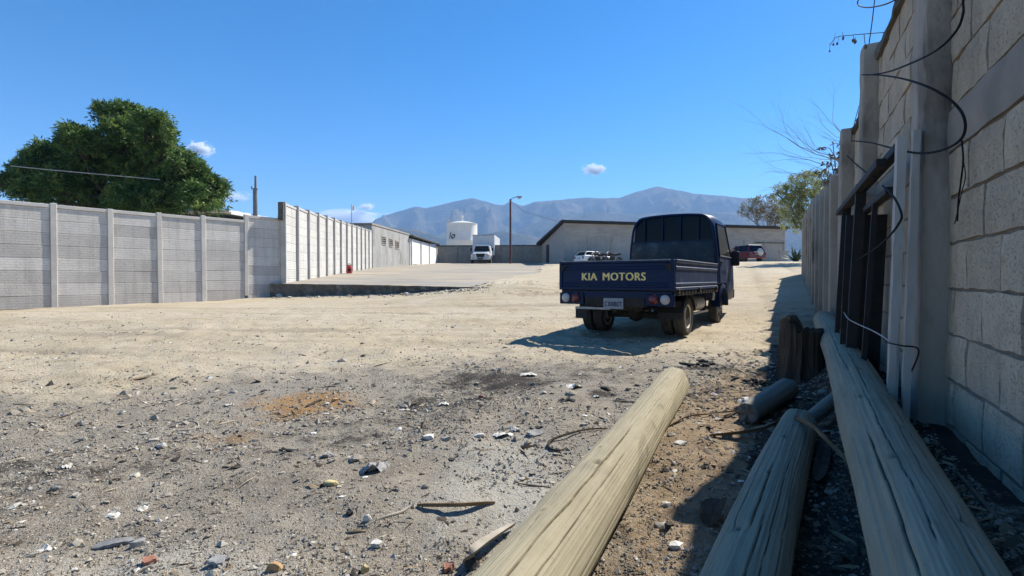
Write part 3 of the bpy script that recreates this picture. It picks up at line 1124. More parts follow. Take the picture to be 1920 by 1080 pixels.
# the left flank runs back to the lower eave
Q = at(1016, 522, 57)
inv = (Matrix.Translation(root.location) @ Matrix.Rotation(aa, 4, 'Z')).inverted()
q = inv @ Vector((Q.x, Q.y, 0))
zb_ = CAMZ + (HOR - 459) / F * 57
fl = MB()
fl.v = [(0, .14, 1.5), (q.x, q.y, 1.5), (q.x, q.y, zb_), (0, .14, zt_), (.15, .14, 1.5), (q.x + .15, q.y, 1.5), (q.x + .15, q.y, zb_), (.15, .14, zt_)]
fl.f = [(0, 1, 2, 3), (7, 6, 5, 4), (0, 3, 7, 4), (1, 5, 6, 2), (3, 2, 6, 7), (0, 4, 5, 1)]
fl.build('side_wall', mt['warehouse'], root)
for f0, f1, n_ in ((.62, .76, 'side_door'),):
    d_ = MB()
    for f in (f0, f1):
        d_.v += [(q.x * f - .03, .14 + (q.y - .14) * f, 2.0), (q.x * f - .03, .14 + (q.y - .14) * f, 4.6), (q.x * f + .05, .14 + (q.y - .14) * f, 2.0), (q.x * f + .05, .14 + (q.y - .14) * f, 4.6)]
    d_.f = [(0, 1, 5, 4), (2, 6, 7, 3), (0, 2, 3, 1), (4, 5, 7, 6), (1, 3, 7, 5), (0, 4, 6, 2)]
    d_.build(n_, mt['black_plastic'], root)
rf = MB()
ov = .35
for dz in (0, .22):
    rf.v += [(-ov, -ov, zt_ + dz), (LA + ov, -ov, zt_ + dz), (LA + ov, q.y + .2, zb_ + dz), (q.x - .6, q.y + .2, zb_ + dz)]
rf.f = [(3, 2, 1, 0), (4, 5, 6, 7), (0, 1, 5, 4), (1, 2, 6, 5), (2, 3, 7, 6), (3, 0, 4, 7)]
rf.build('roof', mt['dark_roof'], root)
# framed recess low on the right part of the wall
MB().box((LA - 1.9, -.02, 4.75), (3.6, .12, .1)).build('lintel', mt['dark_stain'], root)

# low block pillar by the warehouse corner
pc = at(1467, 490, 47)
b = MB()
b.box((0, 0, .35), (.75, .5, 1.3))
b.box((0, 0, 1.03), (.85, .6, .07))
b.build('block_pillar', mt['grey_wall'], loc=(pc.x, pc.y, gz(pc.x, pc.y)), label='short pale block pillar at the warehouse corner', cat='pillar')

# ------------------------------------------------------------------ tank, white roof, poles
tc = at(866.5, 522, 84)
TR = 28.5 / F * 84
zt_ = CAMZ + (HOR - 421) / F * 84
root = empty('storage_tank', (tc.x, tc.y, 2.9), 0, label='big white cylindrical tank with black script lettering', cat='tank')
MB().lathe([(TR, 0), (TR, 1.8), (TR + .012, 1.82), (TR + .012, 1.86), (TR, 1.88), (TR, 4.2), (TR + .012, 4.22), (TR + .012, 4.26), (TR, 4.28), (TR, zt_ - 2.9)], Matrix.Rotation(-math.pi / 2, 4, 'Y'), 48).build('shell', mt['tank_white'], root, smooth=True)
rc = MB().lathe([(TR + .06, 0), (TR + .06, .06), (TR * .5, .38), (.25, .55), (.001, .56)], Matrix.Translation((0, 0, zt_ - 2.9)) @ Matrix.Rotation(-math.pi / 2, 4, 'Y'), 48).build('roof', mt['tank_white'], root, smooth=True)
MB().lathe([(.16, 0), (.16, .7), (.28, .72), (.28, .85), (.001, .95)], Matrix.Translation((0, 0, zt_ - 2.4)) @ Matrix.Rotation(-math.pi / 2, 4, 'Y'), 12).build('vent_cap', mt['tank_white'], rc)
rl = MB()
for k in range(10):
    a = R(150 + 9 * k)
    rl.tube([((TR - .1) * math.cos(a), (TR - .1) * math.sin(a), zt_ - 2.9), ((TR - .1) * math.cos(a), (TR - .1) * math.sin(a), zt_ - 2.1)], .03, 5)
rl.tube([((TR - .1) * math.cos(R(150 + 9 * k)), (TR - .1) * math.sin(R(150 + 9 * k)), zt_ - 2.12) for k in range(10)], .03, 5)
rl.build('railing', mt['pale_metal'], root)
ld = MB()
for sx in (-.2, .2):
    a = R(205)
    ld.tube([((TR + .1) * math.cos(a) + sx, (TR + .1) * math.sin(a), 0), ((TR + .1) * math.cos(a) + sx, (TR + .1) * math.sin(a), zt_ - 2.2)], .03, 5)
for k in range(16):
    a = R(205)
    ld.tube([((TR + .1) * math.cos(a) - .2, (TR + .1) * math.sin(a), .3 + .4 * k), ((TR + .1) * math.cos(a) + .2, (TR + .1) * math.sin(a), .3 + .4 * k)], .02, 4)
ld.build('ladder', mt['pale_metal'], root)


def text(body, size, mat, name, parent, loc, rot, extrude=.003, offset=0.0, shear=0.0, sx=1.0, spacing=1.0, bold=0.0):
    """lettering as a solid mesh"""
    cu = bpy.data.curves.new(name, 'FONT')
    cu.body = body
    cu.size = size
    cu.extrude = extrude
    cu.offset = offset
    cu.shear = shear
    cu.align_x = 'CENTER'
    cu.align_y = 'CENTER'
    cu.space_character = spacing
    cu.resolution_u = 3
    tmp = bpy.data.objects.new('tmp', cu)
    C.objects.link(tmp)
    bpy.context.view_layer.update()
    me = bpy.data.meshes.new_from_object(tmp.evaluated_get(bpy.context.evaluated_depsgraph_get()))
    bpy.data.objects.remove(tmp)
    me.name = name
    if bold:
        bm = bmesh.new()
        for i, dx in enumerate((0, -bold, bold)):
            t_ = me.copy()
            t_.transform(Matrix.Translation((dx, 0, -.0008 * i)))
            bm.from_mesh(t_)
            bpy.data.meshes.remove(t_)
        bm.to_mesh(me)
        bm.free()
    me.materials.clear()
    me.materials.append(mat)
    o = link(name, me, parent, loc, rot)
    o.scale = (sx, 1, 1)
    return o


for ch, px in (('l', 845.5), ('o', 851.5)):
    x_ = (px - 866.5) / F * 84
    an = math.asin(x_ / (TR + .03))
    text(ch, 1.5 if ch == 'o' else 1.4, mt['plate_text'], 'lettering', root, ((TR + .03) * math.sin(an), -(TR + .03) * math.cos(an), CAMZ + (HOR - 444) / F * 84 - 2.9), (math.pi / 2, 0, an), .01, .03, .35)

# white metal roof beyond the grey fence
V0, V1 = at(425, 522, 28), at(700, 522, 46)
root = empty('white_roofed_shed', (V0.x, V0.y, 0), math.atan2(V1.y - V0.y, V1.x - V0.x), label='white metal roof of a shed beyond the grey fence', cat='building')
zr = CAMZ + (HOR - 394) / F * 28
b = MB()
b.box((5.0, 3.5, (zr - .4) / 2 + .2), (9.4, 6.2, zr - .8))
b.build('wall', mt['white_wall'], root)
b = MB()
for k in range(24):
    b.box((.2 + .42 * k, 3.4, zr - .06 + (.02 if k % 2 else 0)), (.42, 7.2, .1))
b.build('roof', mt['white_roof'], root)
MB().box((5.05, -.25, zr - .16), (10.0, .06, .14)).build('gutter', mt['white_roof'], root)

# concrete electricity pole
p = at(480, 522, 30)
zt_ = CAMZ + (HOR - 332) / F * 30
zg = gz(p.x, p.y)
root = empty('concrete_pole', (p.x, p.y, zg - .2), 0, label='tapering grey concrete pole beyond the fence', cat='pole')
MB().tube([(0, 0, 0), (0, 0, zt_ - zg - .5)], [.17, .125], 10).build('shaft', mt['pole_concrete'], root, smooth=True)
MB().tube([(.03, 0, zt_ - zg - .5), (.03, 0, zt_ - zg + .25)], [.075, .06], 8).build('top_tube', mt['pole_concrete'], root)
b = MB()
b.beam((-.22, 0, zt_ - zg - .52), (.16, 0, zt_ - zg - .52), .06, .06)
b.tube([(-.2, 0, zt_ - zg - .5), (-.2, 0, zt_ - zg - .36)], .035, 6)
b.build('bracket', mt['steel'], root)

# lattice mast behind the tree
p = at(422, 522, 70)
root = empty('lattice_mast', (p.x, p.y, 2.9), 0, label='slim lattice mast just visible behind the tree', cat='mast')
zt_ = CAMZ + (HOR - 333) / F * 70 - 2.9
b = MB()
for sx, sy in ((-.22, -.2), (.22, -.2), (0, .22)):
    b.tube([(sx, sy, 0), (sx, sy, zt_)], .035, 5)
for k in range(int(zt_ / .6)):
    z_ = k * .6
    b.tube([(-.22, -.2, z_), (.22, -.2, z_ + .6)], .02, 4)
    b.tube([(.22, -.2, z_), (0, .22, z_ + .6)], .02, 4)
    b.tube([(0, .22, z_), (-.22, -.2, z_ + .6)], .02, 4)
b.build('lattice', mt['steel'], root)
for k in range(4):
    MB().box((0, -.25, zt_ - .3 - k * .75), (.75, .1, .16)).build('cross_arm', mt['steel'], root)

# lamp post in the yard
p = at(957, 493, 54.5)
zg = gz(p.x, p.y) if p.x > 5 else float(pad_z(p.x, p.y))
zt_ = CAMZ + (HOR - 374) / F * 54.5
root = empty('lamp_post', (p.x, p.y, zg - .1), 0, label='tall red brown lamp post with one lamp arm', cat='lamp post')
MB().tube([(0, 0, 0), (0, 0, zt_ - zg + .1)], [.12, .1], 8).build('post', mt['pole_red'], root, smooth=True)
MB().tube([(0, 0, zt_ - zg - .1), (.18, 0, zt_ - zg + .2), (.55, 0, zt_ - zg + .32), (.75, 0, zt_ - zg + .34)], .045, 6).build('arm', mt['steel'], root)
lp = MB()
lp.box((.95, 0, zt_ - zg + .36), (.6, .28, .12))
lp.build('lamp_head', mt['steel'], root, bevel=.03)
MB().lathe([(.001, 0), (.16, .03), (.19, .12), (.12, .2)], Matrix.Translation((.95, 0, zt_ - zg + .12)) @ Matrix.Rotation(-math.pi / 2, 4, 'Y'), 12).build('lamp_glass', mt['white_lens'], root)
gb = at(1012, 411, 49.2)
MB().tube([(p.x, p.y, zt_ - .15), ((p.x + gb.x) / 2, (p.y + gb.y) / 2, (zt_ - .15 + gb.z) / 2 - .25), (5.2, 49.5, 6.35)], .022, 5).build('guy_cable', mt['steel'], label='thin cable sloping from the lamp post to the warehouse roof', cat='cable')

# thin flag pole behind the white fence
p = at(660, 522, 52)
root = empty('flag_pole', (p.x, p.y, 2.4), 0, label='thin pole with a tiny pale flag behind the white fence', cat='flag pole')
zt_ = CAMZ + (HOR - 383) / F * 52 - 2.4
MB().tube([(0, 0, 0), (0, 0, zt_)], [.05, .03], 6).build('pole', mt['steel'], root)
fg = MB()
for k in range(5):
    for j in (0, 1):
        fg.v.append((.03 + .1 * k, .05 * math.sin(k * 1.6), zt_ - .05 - .5 * j - .04 * k))
root.rotation_euler = (0, 0, 1.0)
fg.f = [(2 * k, 2 * k + 1, 2 * k + 3, 2 * k + 2) for k in range(4)]
o = fg.build('flag', mt['white_roof'], root)
sm = o.modifiers.new('cloth', 'SOLIDIFY')
sm.thickness = .01
# ------------------------------------------------------------------ block wall on the right. local x runs along it, local y points into the yard
WA = math.atan2(WT.y, WT.x)
wall = empty('concrete_block_wall', (WO.x, WO.y, 0), WA, label='tall concrete block wall in shade with cast columns', cat='wall')
WM = Matrix.Translation(WO) @ Matrix.Rotation(WA, 4, 'Z')
WI = WM.inverted()


def wall_at(px, py, off):
    """local wall point where a sight line meets the plane standing off the wall by off"""
    h_ = plane_hit(px, py, WO + WN * off, WT)
    return WI @ h_


def block_mesh(L, h, seed):
    r_ = random.Random(seed)
    bm = bmesh.new()
    bmesh.ops.create_grid(bm, x_segments=5, y_segments=3, size=.5)
    V = []
    for v in bm.verts:
        x, z = (v.co.x + .5) * L, (v.co.y + .5) * h
        ex = v.co.x in (-.5, .5) or abs(abs(v.co.x) - .5) < 1e-4
        ez = abs(abs(v.co.y) - .5) < 1e-4
        y = r_.uniform(-.0022, .0022)
        if ex:
            x += r_.uniform(-.0045, .0045)
        if ez:
            z += r_.uniform(-.004, .004)
        if ex or ez:
            y -= r_.uniform(.0005, .003)
        if ex and ez:
            y -= r_.uniform(0, .007)
        V.append((x, y, z))
    Fs = [tuple(v.index for v in f.verts) for f in bm.faces]
    edge = {}
    for f in Fs:
        for i in range(len(f)):
            e = (f[i], f[(i + 1) % len(f)])
            edge[e] = 1
    rim = [e for e in edge if (e[1], e[0]) not in edge]
    n = len(V)
    V += [(x, -.13, z) for x, y, z in V]
    for a, b_ in rim:
        Fs.append((b_, a, a + n, b_ + n))
    bm.free()
    m_ = MB().add(V, Fs)
    return m_.mesh('block', mt['block'], smooth=False)


BV = {}


def block(L, h, x, z, parent, tilt=0):
    key = round(L, 2)
    if key not in BV:
        BV[key] = [block_mesh(key, h, 100 * len(BV) + k) for k in range(5 if key > .33 else 2)]
    ms = BV[key]
    o = link('block', ms[rnd.randrange(len(ms))], parent, (x, rnd.uniform(-.006, .003), z), (0, rnd.uniform(-.004, .004), rnd.uniform(-.004, .004)))
    return o


LB_, HB_, J = .352, .186, .014


def bay(s0, s1, ztop, phase, zbase=-.045):
    rows = []
    z = zbase
    while z < 1.5:
        rows.append(z)
        z += .2
    z = 1.748
    while z + HB_ < ztop + .02:
        rows.append(z)
        z += .197
    for i, z in enumerate(rows):
        off = phase + (.183 if i % 2 else 0) + rnd.uniform(-.012, .012)
        k0 = math.floor((s0 - off) / .366) - 1
        for k in range(k0, k0 + 40):
            a, b_ = off + k * .366, off + k * .366 + LB_
            a, b_ = max(a, s0 + .004), min(b_, s1 - .004)
            if b_ - a < .05:
                continue
            block(b_ - a, HB_, a, z + .007 + rnd.uniform(-.003, .003), wall)
    MB().box(((s0 + s1) / 2, -.071, (ztop - .3) / 2), (s1 - s0, .118, ztop + .3)).build('mortar', mt['mortar'], wall)
    n = max(3, int((s1 - s0) / .16))
    b = MB()
    for k in range(n + 1):
        x = s0 + (s1 - s0) * k / n
        e = .004
        for z_, y_ in ((1.560 + rnd.uniform(-e, e), .001), (1.62, .005 + rnd.uniform(-e, e)), (1.70, .005 + rnd.uniform(-e, e)), (1.741 + rnd.uniform(-2 * e, 2 * e), .001)):
            b.v.append((x, y_, z_))
        b.v.append((x, -.12, 1.741))
        b.v.append((x, -.12, 1.560))
    for k in range(n):
        for j in range(6):
            a, c = k * 6 + j, k * 6 + (j + 1) % 6
            b.f.append((a, a + 6, c + 6, c))
    b.f += [tuple(range(6)), tuple(n * 6 + j for j in reversed(range(6)))]
    b.build('tie_beam', mt['beam'], wall)


bay(.25, 2.577, 3.1, 2.475 - .352)
bay(2.83, 4.563, 2.73, 2.83 + .2)
bay(4.80, 6.13, 2.53, 4.80 + .1)


def column(s0, s1, zt_, out, seed, mat='column'):
    r_ = random.Random(seed)
    b = MB()
    n = int(zt_ / .09)
    for k in range(n + 1):
        z = -.3 + (zt_ + .3) * k / n
        e = .0035
        j = lambda: r_.uniform(-e, e)
        b.v += [(s0 + j(), -.16, z), (s0 + j(), .02 + j(), z), (s0 + .006 + j(), out - .008 + j(), z), (s0 + .014 + j(), out + j(), z), ((s0 + s1) / 2, out + .004 + j(), z), (s1 - .014 + j(), out + j(), z), (s1 + j(), out - .012 + j(), z),
                (s1, -.16, z)]
    for k in range(n):
        for i in range(8):
            a, c = k * 8 + i, k * 8 + (i + 1) % 8
            b.f.append((a, c, c + 8, a + 8))
    b.f.append(tuple(n * 8 + i for i in range(8)))
    return b.build('column', mt[mat], wall)


column(2.577, 2.83, 3.1, .09, 1)
column(4.563, 4.80, 2.86, .10, 2)
column(6.13, 6.37, 2.60, .11, 3)
# crumbling cast caps
for s0, s1, z in ((2.84, 4.55, 2.715), (4.81, 6.12, 2.52)):
    b = MB()
    n = 14
    for k in range(n + 1):
        x = s0 + (s1 - s0) * k / n
        h_ = .09 + .05 * float(vnoise(k * .7, 3.3, 5))
        b.v += [(x, .03 + rnd.uniform(-.01, .01), z), (x, .025 + rnd.uniform(-.012, .012), z + h_ * .7), (x, -.03, z + h_), (x, -.15, z + h_ * .8), (x, -.15, z)]
    for k in range(n):
        for i in range(5):
            a, c = k * 5 + i, k * 5 + (i + 1) % 5
            b.f.append((a, c, c + 5, a + 5))
    b.f += [tuple(range(5)), tuple(n * 5 + i for i in range(5))]
    b.build('coping', mt['dark_stain'], wall)

# rusty bar stubs on the first bay
MB().tube([(3.35, -.06, 2.72), (3.36, -.05, 3.02)], .012, 6).build('rebar', mt['old_wood'], wall)

# precast fence continuing the wall
pf = empty('shaded_panel_fence', (WO.x, WO.y, 0), WA, label='shaded precast panel fence continuing from the block wall', cat='fence')
pf.matrix_basis = WM
zs = lambda Y: float(np.interp(Y, [5.5, 7.1, 9, 11.5, 14.4, 17, 19, 22], [2.36, 2.38, 2.55, 2.78, 2.96, 3.06, 3.14, 3.25]))
PS = [6.42 + 1.25 * k for k in range(12)]
fence(pf, PS, [zs(s * .881) for s in PS], 8, .30, mt['column'], mt['column'], post=.15, post_out=.055, cap=False)

# ------------------------------------------------------------------ white flaking door frame leaning on the wall
gfrm = empty('white_door_frame', (WO.x, WO.y, 0), WA, label='old white flaking door frame leaning beside the black gate frame', cat='door frame')


def lean(root_, name, p0, p1, w, t, mat, bevel=.004, seed=0):
    """timber or iron bar from p0 to p1 in local wall space: w along the wall, t off it, with a slightly wavy edge"""
    p0, p1 = Vector(p0), Vector(p1)
    n = 14
    r_ = random.Random(seed)
    b = MB()
    for k in range(n + 1):
        p = p0.lerp(p1, k / n)
        e = .0025 if mat is mt['white_wood'] else 0
        for sx, sy in ((-1, -1), (1, -1), (1, 1), (-1, 1)):
            b.v.append((p.x + sx * w / 2 + r_.uniform(-e, e), p.y + sy * t / 2 + r_.uniform(-e, e), p.z))
    for k in range(n):
        for i in range(4):
            a, c = k * 4 + i, k * 4 + (i + 1) % 4
            b.f.append((a, c, c + 4, a + 4))
    b.f += [(3, 2, 1, 0), tuple(n * 4 + i for i in range(4))]
    return b.build(name, mat, root_, bevel=0)


a_, b_ = wall_at(1690, 258, .16), wall_at(1672, 745, .19)
dz = (b_ - a_) / (b_.z - a_.z)
lo = a_ + dz * (.12 - a_.z)
lean(gfrm, 'jamb', lo, a_, .06, .035, mt['white_wood'], seed=1)
lean(gfrm, 'jamb', lo + Vector((-.07, -.04, 0)), a_ + Vector((-.06, -.045, .01)), .045, .03, mt['white_wood'], seed=2)
lean(gfrm, 'stop_strip', lo + Vector((-.035, .012, 0)), a_ + Vector((-.025, .005, -.35)), .022, .03, mt['white_wood'], seed=3)

gate = empty('black_gate_frame', (WO.x, WO.y, 0), WA, label='black iron double gate frame with upright bars leaning against the wall', cat='gate frame')
zg_ = 1.665
ll = .13


def bar(name, s, y0, y1, z0, z1, w=.035, t=.035):
    MB().beam((s, y0, z0), (s + .001, y1, z1), w, t).build(name, mt['black_metal'], gate)


MB().beam((2.86, ll, zg_), (5.30, ll, zg_), .05, .045).build('top_rail', mt['black_metal'], gate, bevel=.004)
MB().beam((2.90, ll + .07, zg_ - .06), (5.25, ll + .07, zg_ - .06), .045, .04).build('top_rail', mt['black_metal'], gate, bevel=.004)
MB().beam((2.95, ll + .02, zg_ - .20), (4.2, ll + .02, zg_ - .20), .05, .035).build('inner_rail', mt['black_metal'], gate, bevel=.004)
MB().beam((2.98, ll + .05, .42), (5.25, ll + .05, .42), .05, .04).build('bottom_rail', mt['black_metal'], gate, bevel=.004)
for s_, w_, o_y in ((5.24, .05, 0), (4.80, .035, .06), (4.14, .06, .02), (3.86, .06, .05), (3.40, .028, .03)):
    bar('bar', s_, ll + o_y + .06, ll + o_y, .2, zg_ - (.2 if s_ == 3.40 else .02), w_, w_)
MB().beam((4.02, ll, 1.45), (4.02, ll + .04, .2), .03, .24).build('leaf_panel', mt['black_plastic'], gate)


# ------------------------------------------------------------------ cables, wires and twigs on the wall
def smooth_path(pts, sub=6):
    P_ = [Vector(p) for p in pts]
    o = []
    for i in range(len(P_) - 1):
        p0, p1, p2, p3 = P_[max(i - 1, 0)], P_[i], P_[i + 1], P_[min(i + 2, len(P_) - 1)]
        for k in range(sub):
            t = k / sub
            o.append(.5 * ((2 * p1) + (p2 - p0) * t + (2 * p0 - 5 * p1 + 4 * p2 - p3) * t * t + (3 * p1 - p0 - 3 * p2 + p3) * t ** 3))
    o.append(P_[-1])
    return o


def wire(name, px, off, r, mat, label, cat='cable', n=6, group=None):
    pts = []
    for i, p in enumerate(px):
        o_ = off if not hasattr(off, '__len__') else off[i]
        pts.append(WM @ wall_at(p[0], p[1], o_))
    return MB().tube(smooth_path(pts), r, n).build(name, mt[mat], label=label, cat=cat, smooth=True, group=group)


wire('hanging_cable', [(1812, -60), (1806, 0), (1806, 25), (1793, 58), (1755, 95), (1700, 122), (1660, 136), (1625, 141)], [.05, .05, .06, .08, .14, .14, .12, .11], .0045, 'cable',
     'upper black cable bowing from the wall top to the second column')
wire('hanging_cable', [(1616, 140), (1650, 141), (1690, 147), (1740, 163), (1785, 190), (1808, 222), (1804, 258), (1768, 281), (1720, 287), (1670, 277), (1630, 267), (1596, 264)],
     [.11, .12, .13, .14, .09, .07, .07, .1, .13, .13, .12, .12], .0048, 'cable', 'black cable hanging in a wide loop across the first column')
wire('hanging_cable', [(1803, 262), (1806, 300), (1801, 345), (1797, 375), (1795, 415)], .03, .0035, 'cable', 'short black cable end dangling down the block wall')
wire('hanging_cable', [(1806, 300), (1810, 330), (1803, 362), (1790, 420)], .025, .002, 'cable', 'hair thin wire dangling beside the short cable end')
wire('bent_cable', [(1655, 348), (1676, 370), (1690, 400), (1686, 418), (1665, 445), (1635, 470), (1600, 492)], [.24, .26, .27, .27, .26, .22, .2], .0042, 'cable', 'black cable bent in a bow in front of the black gate')
wire('bent_cable', [(1588, 292), (1610, 312), (1640, 336)], [.14, .16, .2], .005, 'cable', 'short dark cable slanting down from the third column')
wire('tie_wire', [(1662, 642), (1690, 648), (1722, 655), (1712, 690), (1697, 715), (1693, 745)], [.24, .23, .13, .13, .13, .13], .0035, 'cable', 'kinked thin wire around the foot of the first column')
wire('pale_strap', [(1578, 575), (1588, 595), (1605, 606), (1640, 622), (1668, 640)], [.25, .26, .24, .24, .23], .0032, 'wire_pale', 'pale cord tied across the lower bars of the black gate', 'cord')
wire('guy_wire', [(1640, 0), (1634, 50), (1625, 112)], [-.02, -.02, 0], .004, 'cable', 'straight thin wire rising from the top of the second column')
wire('wire_loop', [(1700, -12), (1660, 8), (1625, 14), (1609, 9), (1612, -2), (1640, -10)], [.04, .06, .08, .09, .09, .06], .005, 'cable', 'loose black wire loop at the very top edge of the wall')
wire('slack_wire', [(1612, 195), (1606, 215), (1600, 240), (1596, 262)], [.02, .03, .04, .05], .003, 'cable', 'slack wire down the outer edge of the second column')

tend = empty('dry_tendril', WM @ Vector((3.3, .05, 2.7)), 0, label='dry tendril with dead buds poking out from the wall top', cat='twig')
tw = MB()
tp_ = [WM @ wall_at(x, y, o) for x, y, o in ((1668, 60, .0), (1630, 63, .1), (1595, 66, .2), (1568, 70, .27), (1557, 84, .3))]
tw.tube(smooth_path(tp_), .003, 5)
for x, y, l_ in ((1566, 62, 22), (1580, 60, 12), (1556, 80, 16), (1600, 66, 9), (1604, 70, 8), (1620, 64, 24), (1573, 68, 14)):
    p = WM @ wall_at(x, y, .25)
    q_ = WM @ wall_at(x + rnd.uniform(-5, 5), y + l_, .25)
    tw.tube([p, q_], .0018, 4)
    MB().blob(q_ - tend.location, (.012, .012, .018), rnd.randrange(999), 1).build('bud', mt['twig'], tend)
tw.v = [tuple(Vector(v) - tend.location) for v in tw.v]
tw.build('stem', mt['twig'], tend)


def twig_tree(b, p, d, L, r, depth, spread, tips, rr, seg=4, droop=0.0):
    """recursive tapering branch; collects tip points"""
    pts, rad = [p.copy()], [r]
    for k in range(seg):
        d = (d + Vector((rr.gauss(0, .16), rr.gauss(0, .16), rr.gauss(0, .13) - droop))).normalized()
        p = p + d * L / seg
        pts.append(p.copy())
        rad.append(r * (1 - .55 * (k + 1) / seg))
        if depth > 0 and k >= 1:
            ax = Vector((rr.gauss(0, 1), rr.gauss(0, 1), rr.gauss(0, 1))).normalized()
            nd = (d + ax * spread).normalized()
            twig_tree(b, p, nd, L * rr.uniform(.45, .7), rad[-1] * .65, depth - 1, spread, tips, rr, seg, droop)
        if depth == 0:
            tips.append((p.copy(), d.copy()))
    b.tube(pts, rad, 5 if r > .02 else 4, caps=False)


rr = random.Random(5)
b = MB()
tips = []
base = WM @ Vector((6.9, -.25, 2.2))
for tx, ty in ((1470, 262), (1480, 230), (1500, 308), (1545, 225), (1520, 250), (1488, 300)):
    tgt = at(tx, ty, 5.9)
    d = (tgt - base)
    twig_tree(b, base.copy(), d.normalized(), d.length * .95, .006, 2, .5, tips, rr, 5)
b.build('bare_shrub', mt['dry_pale'], label='bare leafless shrub arching over the wall by the third column', cat='shrub')


def leaf_mesh(name, P_, D, L, Wd, tint, mat, curl=.15, rs=None):
    """one small two-sided blade for each point: base, two shoulders, tip"""
    rs = rs or np.random.RandomState(3)
    n = len(P_)
    D = D / np.linalg.norm(D, axis=1, keepdims=True)
    r_ = rs.normal(size=(n, 3))
    Sd = np.cross(D, r_)
    Sd /= np.linalg.norm(Sd, axis=1, keepdims=True) + 1e-9
    Nn = np.cross(Sd, D)
    L = np.broadcast_to(np.asarray(L, float), (n,))[:, None]
    Wd = np.broadcast_to(np.asarray(Wd, float), (n,))[:, None]
    V = np.stack([P_, P_ + D * L * .45 + Sd * Wd / 2 + Nn * L * curl * .3, P_ + D * L - Nn * L * curl, P_ + D * L * .45 - Sd * Wd / 2 + Nn * L * curl * .3], 1).reshape(-1, 3)
    i = np.arange(n)[:, None] * 4
    Fc = np.concatenate([i + np.array([[0, 1, 3]]), i + np.array([[1, 2, 3]])], 0)
    return np_mesh(name, V, Fc, mat, {'tint': np.repeat(tint, 4)})


# dry creeper on top of the shaded fence
rs = np.random.RandomState(4)
root = empty('dry_creeper', WM @ Vector((7.4, 0, 2.4)), 0, label='dark dry creeper tangled on top of the shaded panel fence', cat='creeper')
b = MB()
P_, D_ = [], []
for k in range(26):
    s_ = 6.75 + rs.rand() * 2.6
    p = WM @ Vector((s_, .02 + rs.normal() * .04, zs(s_ * .881) - .05))
    q_ = p + Vector((rs.normal() * .12, rs.normal() * .12, .12 + rs.rand() * .28))
    e = q_ + Vector((rs.normal() * .14, rs.normal() * .14, rs.normal() * .08))
    b.tube([p - root.location, q_ - root.location, e - root.location], [.006, .005, .003], 4)
    for j in range(6):
        t_ = rs.rand()
        P_.append(tuple(q_.lerp(e, t_) - root.location))
        D_.append((rs.normal(), rs.normal(), rs.normal() - .4))
b.build('stems', mt['twig'], root)
link('leaves', leaf_mesh('leaves', np.array(P_), np.array(D_), .065, .035, rs.rand(len(P_)), mt['vine_leaf']), root)

# ------------------------------------------------------------------ trees
def lobe_tree(name, label, base, lobes, nclump, leaf, mat, trunk_pts, trunk_r, seed, whorl=11, up=.15, lw=.28, gap=.0, cat='tree', parentless=False):
    """crown of leaf whorls set over and inside a set of lobes (centre, radius)"""
    rs = np.random.RandomState(seed)
    root = empty(name, base, 0, label=label, cat=cat)
    base = Vector(base)
    Cn, No, Dp = [], [], []
    tot = sum(r ** 2 for _, r in lobes)
    for c, r in lobes:
        n = int(nclump * r * r / tot)
        d = rs.normal(size=(n, 3))
        d /= np.linalg.norm(d, axis=1, keepdims=True)
        d[:, 2] = np.where(d[:, 2] < -.55, -d[:, 2], d[:, 2])
        sh = 1 + .06 * rs.normal(size=n)
        sh = np.where(rs.rand(n) < .22, rs.rand(n) * .8, sh)
        c_ = np.array(c)[None] + d * (r * sh)[:, None]
        Cn.append(c_)
        No.append(d)
        Dp.append(sh)
    Cn, No = np.concatenate(Cn), np.concatenate(No)
    n = len(Cn)
    k = whorl
    P_ = np.repeat(Cn, k, 0) + rs.normal(size=(n * k, 3)) * leaf * .35
    D_ = np.repeat(No, k, 0) * .8 + rs.normal(size=(n * k, 3)) * .75
    D_[:, 2] += up - .45
    ct = rs.rand(n)
    tint = np.clip(np.repeat(ct, k) * .85 + rs.rand(n * k) * .34 - .1, 0, 1)
    L = leaf * (.75 + .5 * rs.rand(n * k))
    me = leaf_mesh(name + '_crown', P_ - np.array(base)[None], D_, L, L * lw, tint, mat, .12, rs)
    link('crown', me, root)
    b = MB()
    rr = random.Random(seed)
    tp = [Vector(p) - base for p in trunk_pts]
    b.tube(smooth_path(tp, 4), list(np.interp(np.linspace(0, 1, (len(tp) - 1) * 4 + 1), [0, .15, 1], [trunk_r * 1.5, trunk_r, trunk_r * .6])), 10)
    for c, r in (lobes if len(lobes) < 60 else lobes[::9]):
        s_ = tp[-1].lerp(tp[max(0, len(tp) - 2)], rr.random() * .6)
        e = Vector(c) - base
        m_ = s_.lerp(e, .5) + Vector((rr.gauss(0, .2), rr.gauss(0, .2), -.1)) * r
        b.tube(smooth_path([s_, m_, e], 4), list(np.linspace(trunk_r * .26, trunk_r * .06, 9)), 6)
        for q in range(4):
            f = e + Vector((rr.gauss(0, 1), rr.gauss(0, 1), rr.gauss(0, .7))).normalized() * r * .85
            b.tube([m_.lerp(e, .6), e.lerp(f, .5), f], [trunk_r * .16, trunk_r * .1, trunk_r * .04], 5)
    b.build('trunk', mt['trunk'], root, smooth=True)
    return root


